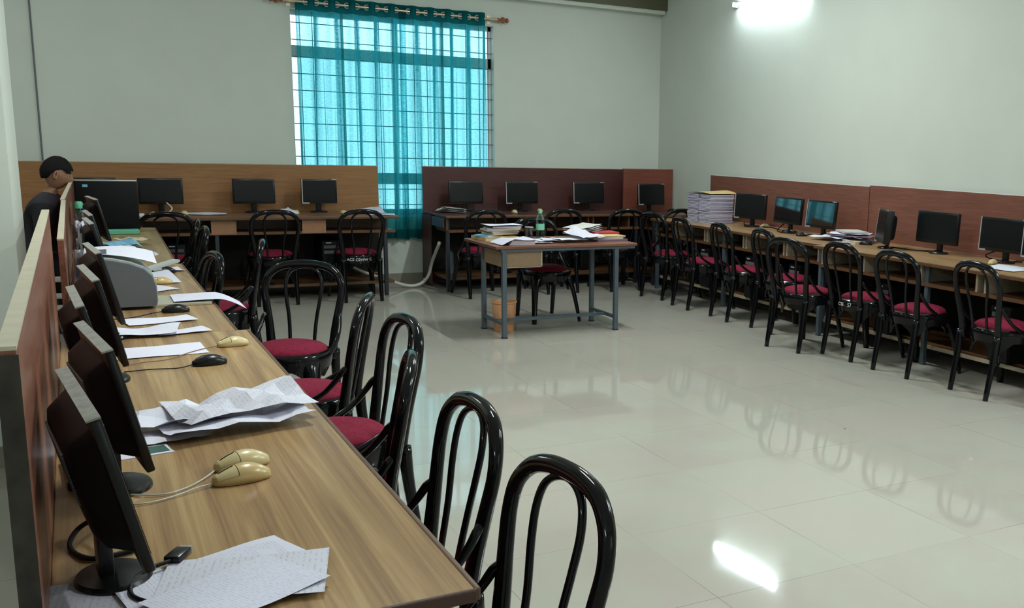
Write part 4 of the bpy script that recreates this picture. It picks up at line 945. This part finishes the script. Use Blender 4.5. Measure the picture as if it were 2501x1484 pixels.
def headmesh(cn, yawh, pitchh):
    b = nb(); nu, nv = 48, 36
    rot = Matrix.Translation(cn) @ Matrix.Rotation(yawh, 4, 'Z') @ Matrix.Rotation(pitchh, 4, 'X')
    g = lambda a, c, s: math.exp(-((a-c)/s)**2)
    def P(th, ph):   # th 0 at face front (+y), ph from top
        x = math.sin(ph)*math.sin(th); y = math.sin(ph)*math.cos(th); z = math.cos(ph)
        v = Vector((x*.074, y*.094, z*.115))
        if z < 0:      # jaw narrows
            v.x *= 1+.32*z; v.y *= 1+.10*z
            if y < 0: v.y *= 1+.45*z
        fr = max(0, y)
        ang = th if th < PI else th-2*PI
        v.y += fr*(.026*g(ang, 0, .16)*g(v.z, -.020, .020)+.012*g(ang, 0, .12)*g(v.z, .008, .028))   # nose
        v.y += fr*(.006*g(v.z, .034, .012)*g(ang, 0, .6))                                              # brow
        v.y -= fr*.009*(g(ang, .36, .17)+g(ang, -.36, .17))*g(v.z, .012, .013)                         # eye sockets
        v.y += fr*.007*g(ang, 0, .30)*(g(v.z, -.056, .007)+g(v.z, -.069, .007))                       # lips
        v.y -= fr*.003*g(ang, 0, .3)*g(v.z, -.0625, .003)
        v.y += fr*.010*g(ang, 0, .35)*g(v.z, -.094, .014)                                              # chin
        return rot @ v
    grid(b, nu, nv, lambda u, v: P(2*PI*u, .001+(PI-.002)*v))
    for s in (-1, 1):   # ears
        e0 = Vector((s*.073, -.006, -.005))
        pts = [e0+Vector((s*.010*math.sin(q)*0+s*.008, -.010*math.cos(q)-.004, .028*math.sin(q))) for q in [R(a) for a in range(-80, 261, 20)]]
        tube(b, [rot @ p for p in pts], .0065, 8)
        grid(b, 6, 6, lambda u, v: rot @ (e0+Vector((s*(.002+.006*u), -.004+.016*(u-.5), .044*(v-.5)))))
    return b, rot
# joints in the person's own frame: +y is where the hips face
V = [(0, 0, .53, .12, .10), (.005, .0, .68, .10, .11), (.035, .0, .84, .10, .12), (.085, .0, .955, .085, .10), (.125, .0, 1.05, .050), (.15, .0, 1.12, .047),
     (.11, .14, .935, .055), (.15, .22, .74, .042), (.12, .36, .78, .03), (.09, .42, .81, .026),
     (.10, -.14, .925, .055), (.07, -.15, .72, .042), (.12, .12, .77, .03), (.12, .19, .80, .026),
     (.10, .06, .50, .085), (.11, .40, .49, .06), (.11, .42, .10, .04), (.11, .53, .05, .035),
     (-.10, .06, .50, .085), (-.11, .40, .49, .06), (-.11, .42, .10, .04), (-.11, .53, .05, .035)]
E_ = [(0, 1), (1, 2), (2, 3), (3, 4), (4, 5), (3, 6), (6, 7), (7, 8), (8, 9), (3, 10), (10, 11), (11, 12), (12, 13), (0, 14), (14, 15), (15, 16), (16, 17), (0, 18), (18, 19), (19, 20), (20, 21)]
inner = [(v[0], v[1], v[2])+tuple(q*.78 if i not in (4, 5, 9, 13) else q for q in v[3:]) for i, v in enumerate(V)]
body = skinmesh('body', inner, E_, 'skin', pm)
hb, hrot = headmesh(Vector((.172, .0, 1.205)), R(-76), R(-14))
bmain = bmesh.new(); bmain.from_mesh(body.data); tmp = bpy.data.meshes.new('t'); hb.to_mesh(tmp); hb.free(); bmain.from_mesh(tmp); bpy.data.meshes.remove(tmp)
for s, w0 in ((1, Vector((.09, .42, .81))), (-1, Vector((.12, .19, .80)))):   # palms with five curled fingers
    g = nb(); box(g, (0, .045, 0), (.075, .085, .026), bev=.011, seg=3)
    for k, (fx, ln) in enumerate(((-.028, .068), (-.010, .076), (.009, .072), (.027, .058))):
        tube(g, [(fx, .075, 0), (fx*1.1, .085+ln*.4, -.004), (fx*1.12, .085+ln*.72, -.022), (fx*1.12, .085+ln*.85, -.040)], [.0095, .009, .0085, .007], 8, 3)
    tube(g, [(-s*.030, .02, -.004), (-s*.052, .045, -.012), (-s*.056, .07, -.022), (-s*.05, .088, -.03)], [.012, .011, .0095, .008], 8, 3)
    bmesh.ops.transform(g, matrix=Matrix.Translation(w0) @ Matrix.Rotation(R(s*12), 4, 'Z'), verts=g.verts)
    tmp = bpy.data.meshes.new('t'); g.to_mesh(tmp); g.free(); bmain.from_mesh(tmp); bpy.data.meshes.remove(tmp)
bmain.to_mesh(body.data); bmain.free()
for p in body.data.polygons: p.use_smooth = True
jV = [V[0], V[1], V[2], (.085, .0, .955, .115, .135), (.135, .0, 1.085, .070, .072), (.105, .13, .95, .082), V[7], (.125, .33, .775, .038), (.095, -.13, .945, .082), V[11], (.115, .09, .767, .038)]
jE = [(0, 1), (1, 2), (2, 3), (3, 4), (3, 5), (5, 6), (6, 7), (3, 8), (8, 9), (9, 10)]
skinmesh('jacket', [(v[0], v[1], v[2])+tuple(q*1.04+.006 for q in v[3:]) for v in jV], jE, 'jacket', pm)
skinmesh('sweater', [(.06, .0, .70, .08, .08), (.095, .0, .86, .075, .09), (.135, .0, .96, .065, .08), (.158, .0, 1.075, .058, .062)], [(0, 1), (1, 2), (2, 3)], 'maroonwool', pm)
skinmesh('trousers', [(v[0], v[1], v[2])+tuple(q*1.03+.008 for q in v[3:]) for v in (V[0], V[14], V[15], V[16], V[18], V[19], V[20])], [(0, 1), (1, 2), (2, 3), (0, 4), (4, 5), (5, 6)], 'trouser', pm)
for s in (-1, 1):
    b = nb(); lathe(b, [(0, 0), (.048, 0), (.05, .02), (.044, .05), (.03, .075), (0, .08)], (s*.11, .50, 0), 20, 1, 2.3); obj('shoe', b, 'dkplastic', pm, smooth=True)
# hair: short cap with swept fringe
b = nb()
def HP(u, v):
    th = 2*PI*u; ang = th if th < PI else th-2*PI
    front = math.exp(-(ang/1.3)**2); side = math.exp(-((abs(ang)-1.55)/.5)**2)
    lim = 2.0-.84*front-.52*side+.05*math.sin(9*th)*(.4+front)
    ph = .001+v*lim
    x = math.sin(ph)*math.sin(th); y = math.sin(ph)*math.cos(th); z = math.cos(ph)
    k = 1.085+.035*noise.noise(Vector((x*7, y*7, z*7)))+.05*front*v*v
    vv = Vector((x*.074*k, y*.094*k, z*.118*k+.004))
    if z < 0: vv.x *= 1+.3*z; vv.y *= 1+.3*z if y < 0 else 1
    return hrot @ vv
grid(b, 64, 18, HP); obj('hair', b, 'hair', pm, smooth='all', sol=.006)
for s in (-1, 1):
    b = nb(); pts = [hrot @ Vector((s*(.014+.028*q/6), .0935-.0035*(q/6)**2*3, .027+.005*math.sin(PI*q/6))) for q in range(7)]; tube(b, pts, [.002, .003, .0035, .0035, .003, .0025, .0015], 6); obj('eyebrow', b, 'hair', pm, smooth='all')
    b = nb(); bmesh.ops.create_uvsphere(b, u_segments=14, v_segments=10, radius=.0115); bmesh.ops.transform(b, matrix=Matrix.Translation(hrot @ Vector((s*.029, .0755, .010))), verts=b.verts); e = obj('eye', b, 'eye', pm, smooth='all')
    b = nb(); bmesh.ops.create_uvsphere(b, u_segments=10, v_segments=8, radius=.0058); bmesh.ops.transform(b, matrix=Matrix.Translation(hrot @ Vector((s*.029, .0835, .006))), verts=b.verts); obj('iris', b, 'hair', e, smooth='all')
    b = nb(); tube(b, [hrot @ Vector((s*(.015+.028*q/6), .0875-.004*(q/6-.4)**2*4, .0145+.004*math.sin(PI*q/6))) for q in range(7)], .0042, 6); obj('eyelid', b, 'skin', pm, smooth='all')
b = nb(); tube(b, [hrot @ Vector((.022*math.sin(a), .093-.010*abs(math.sin(a))**2, -.0625)) for a in [R(q) for q in range(-80, 81, 20)]], .0028, 6); obj('lips', b, mat('lips', (.20, .07, .05), .5), pm, smooth='all')
# stool the person sits on
st = thing('stool', 'dark stool under the seated person', 'stool', (-.28, 9.2, 0), R(-6))
b = nb(); lathe(b, [(0, .39), (.16, .39), (.17, .40), (.17, .425), (.16, .435), (0, .435)], seg=28); obj('seat', b, 'dkplastic', st, smooth=True)
for sx in (-1, 1):
    for sy in (-1, 1):
        b = nb(); tube(b, [(sx*.09, sy*.09, .40), (sx*.13, sy*.13, .0)], .014, 8); obj('leg', b, 'dksteel', st, smooth=True)
# white cable ties seen through the gap between the partitions
for k, (z, lb) in enumerate(((.93, 'upper'), (.86, 'middle'), (.81, 'lower'))):
    b = nb(); tube(b, [(-.22, 4.95, z), (-.066, 4.97, z)], .012, 10); tag(obj('pipe_stub', b, 'white', smooth=True), '%s white pipe stub seen in the gap between the left partitions' % lb, 'pipe', 'white pipe stubs in the partition gap')
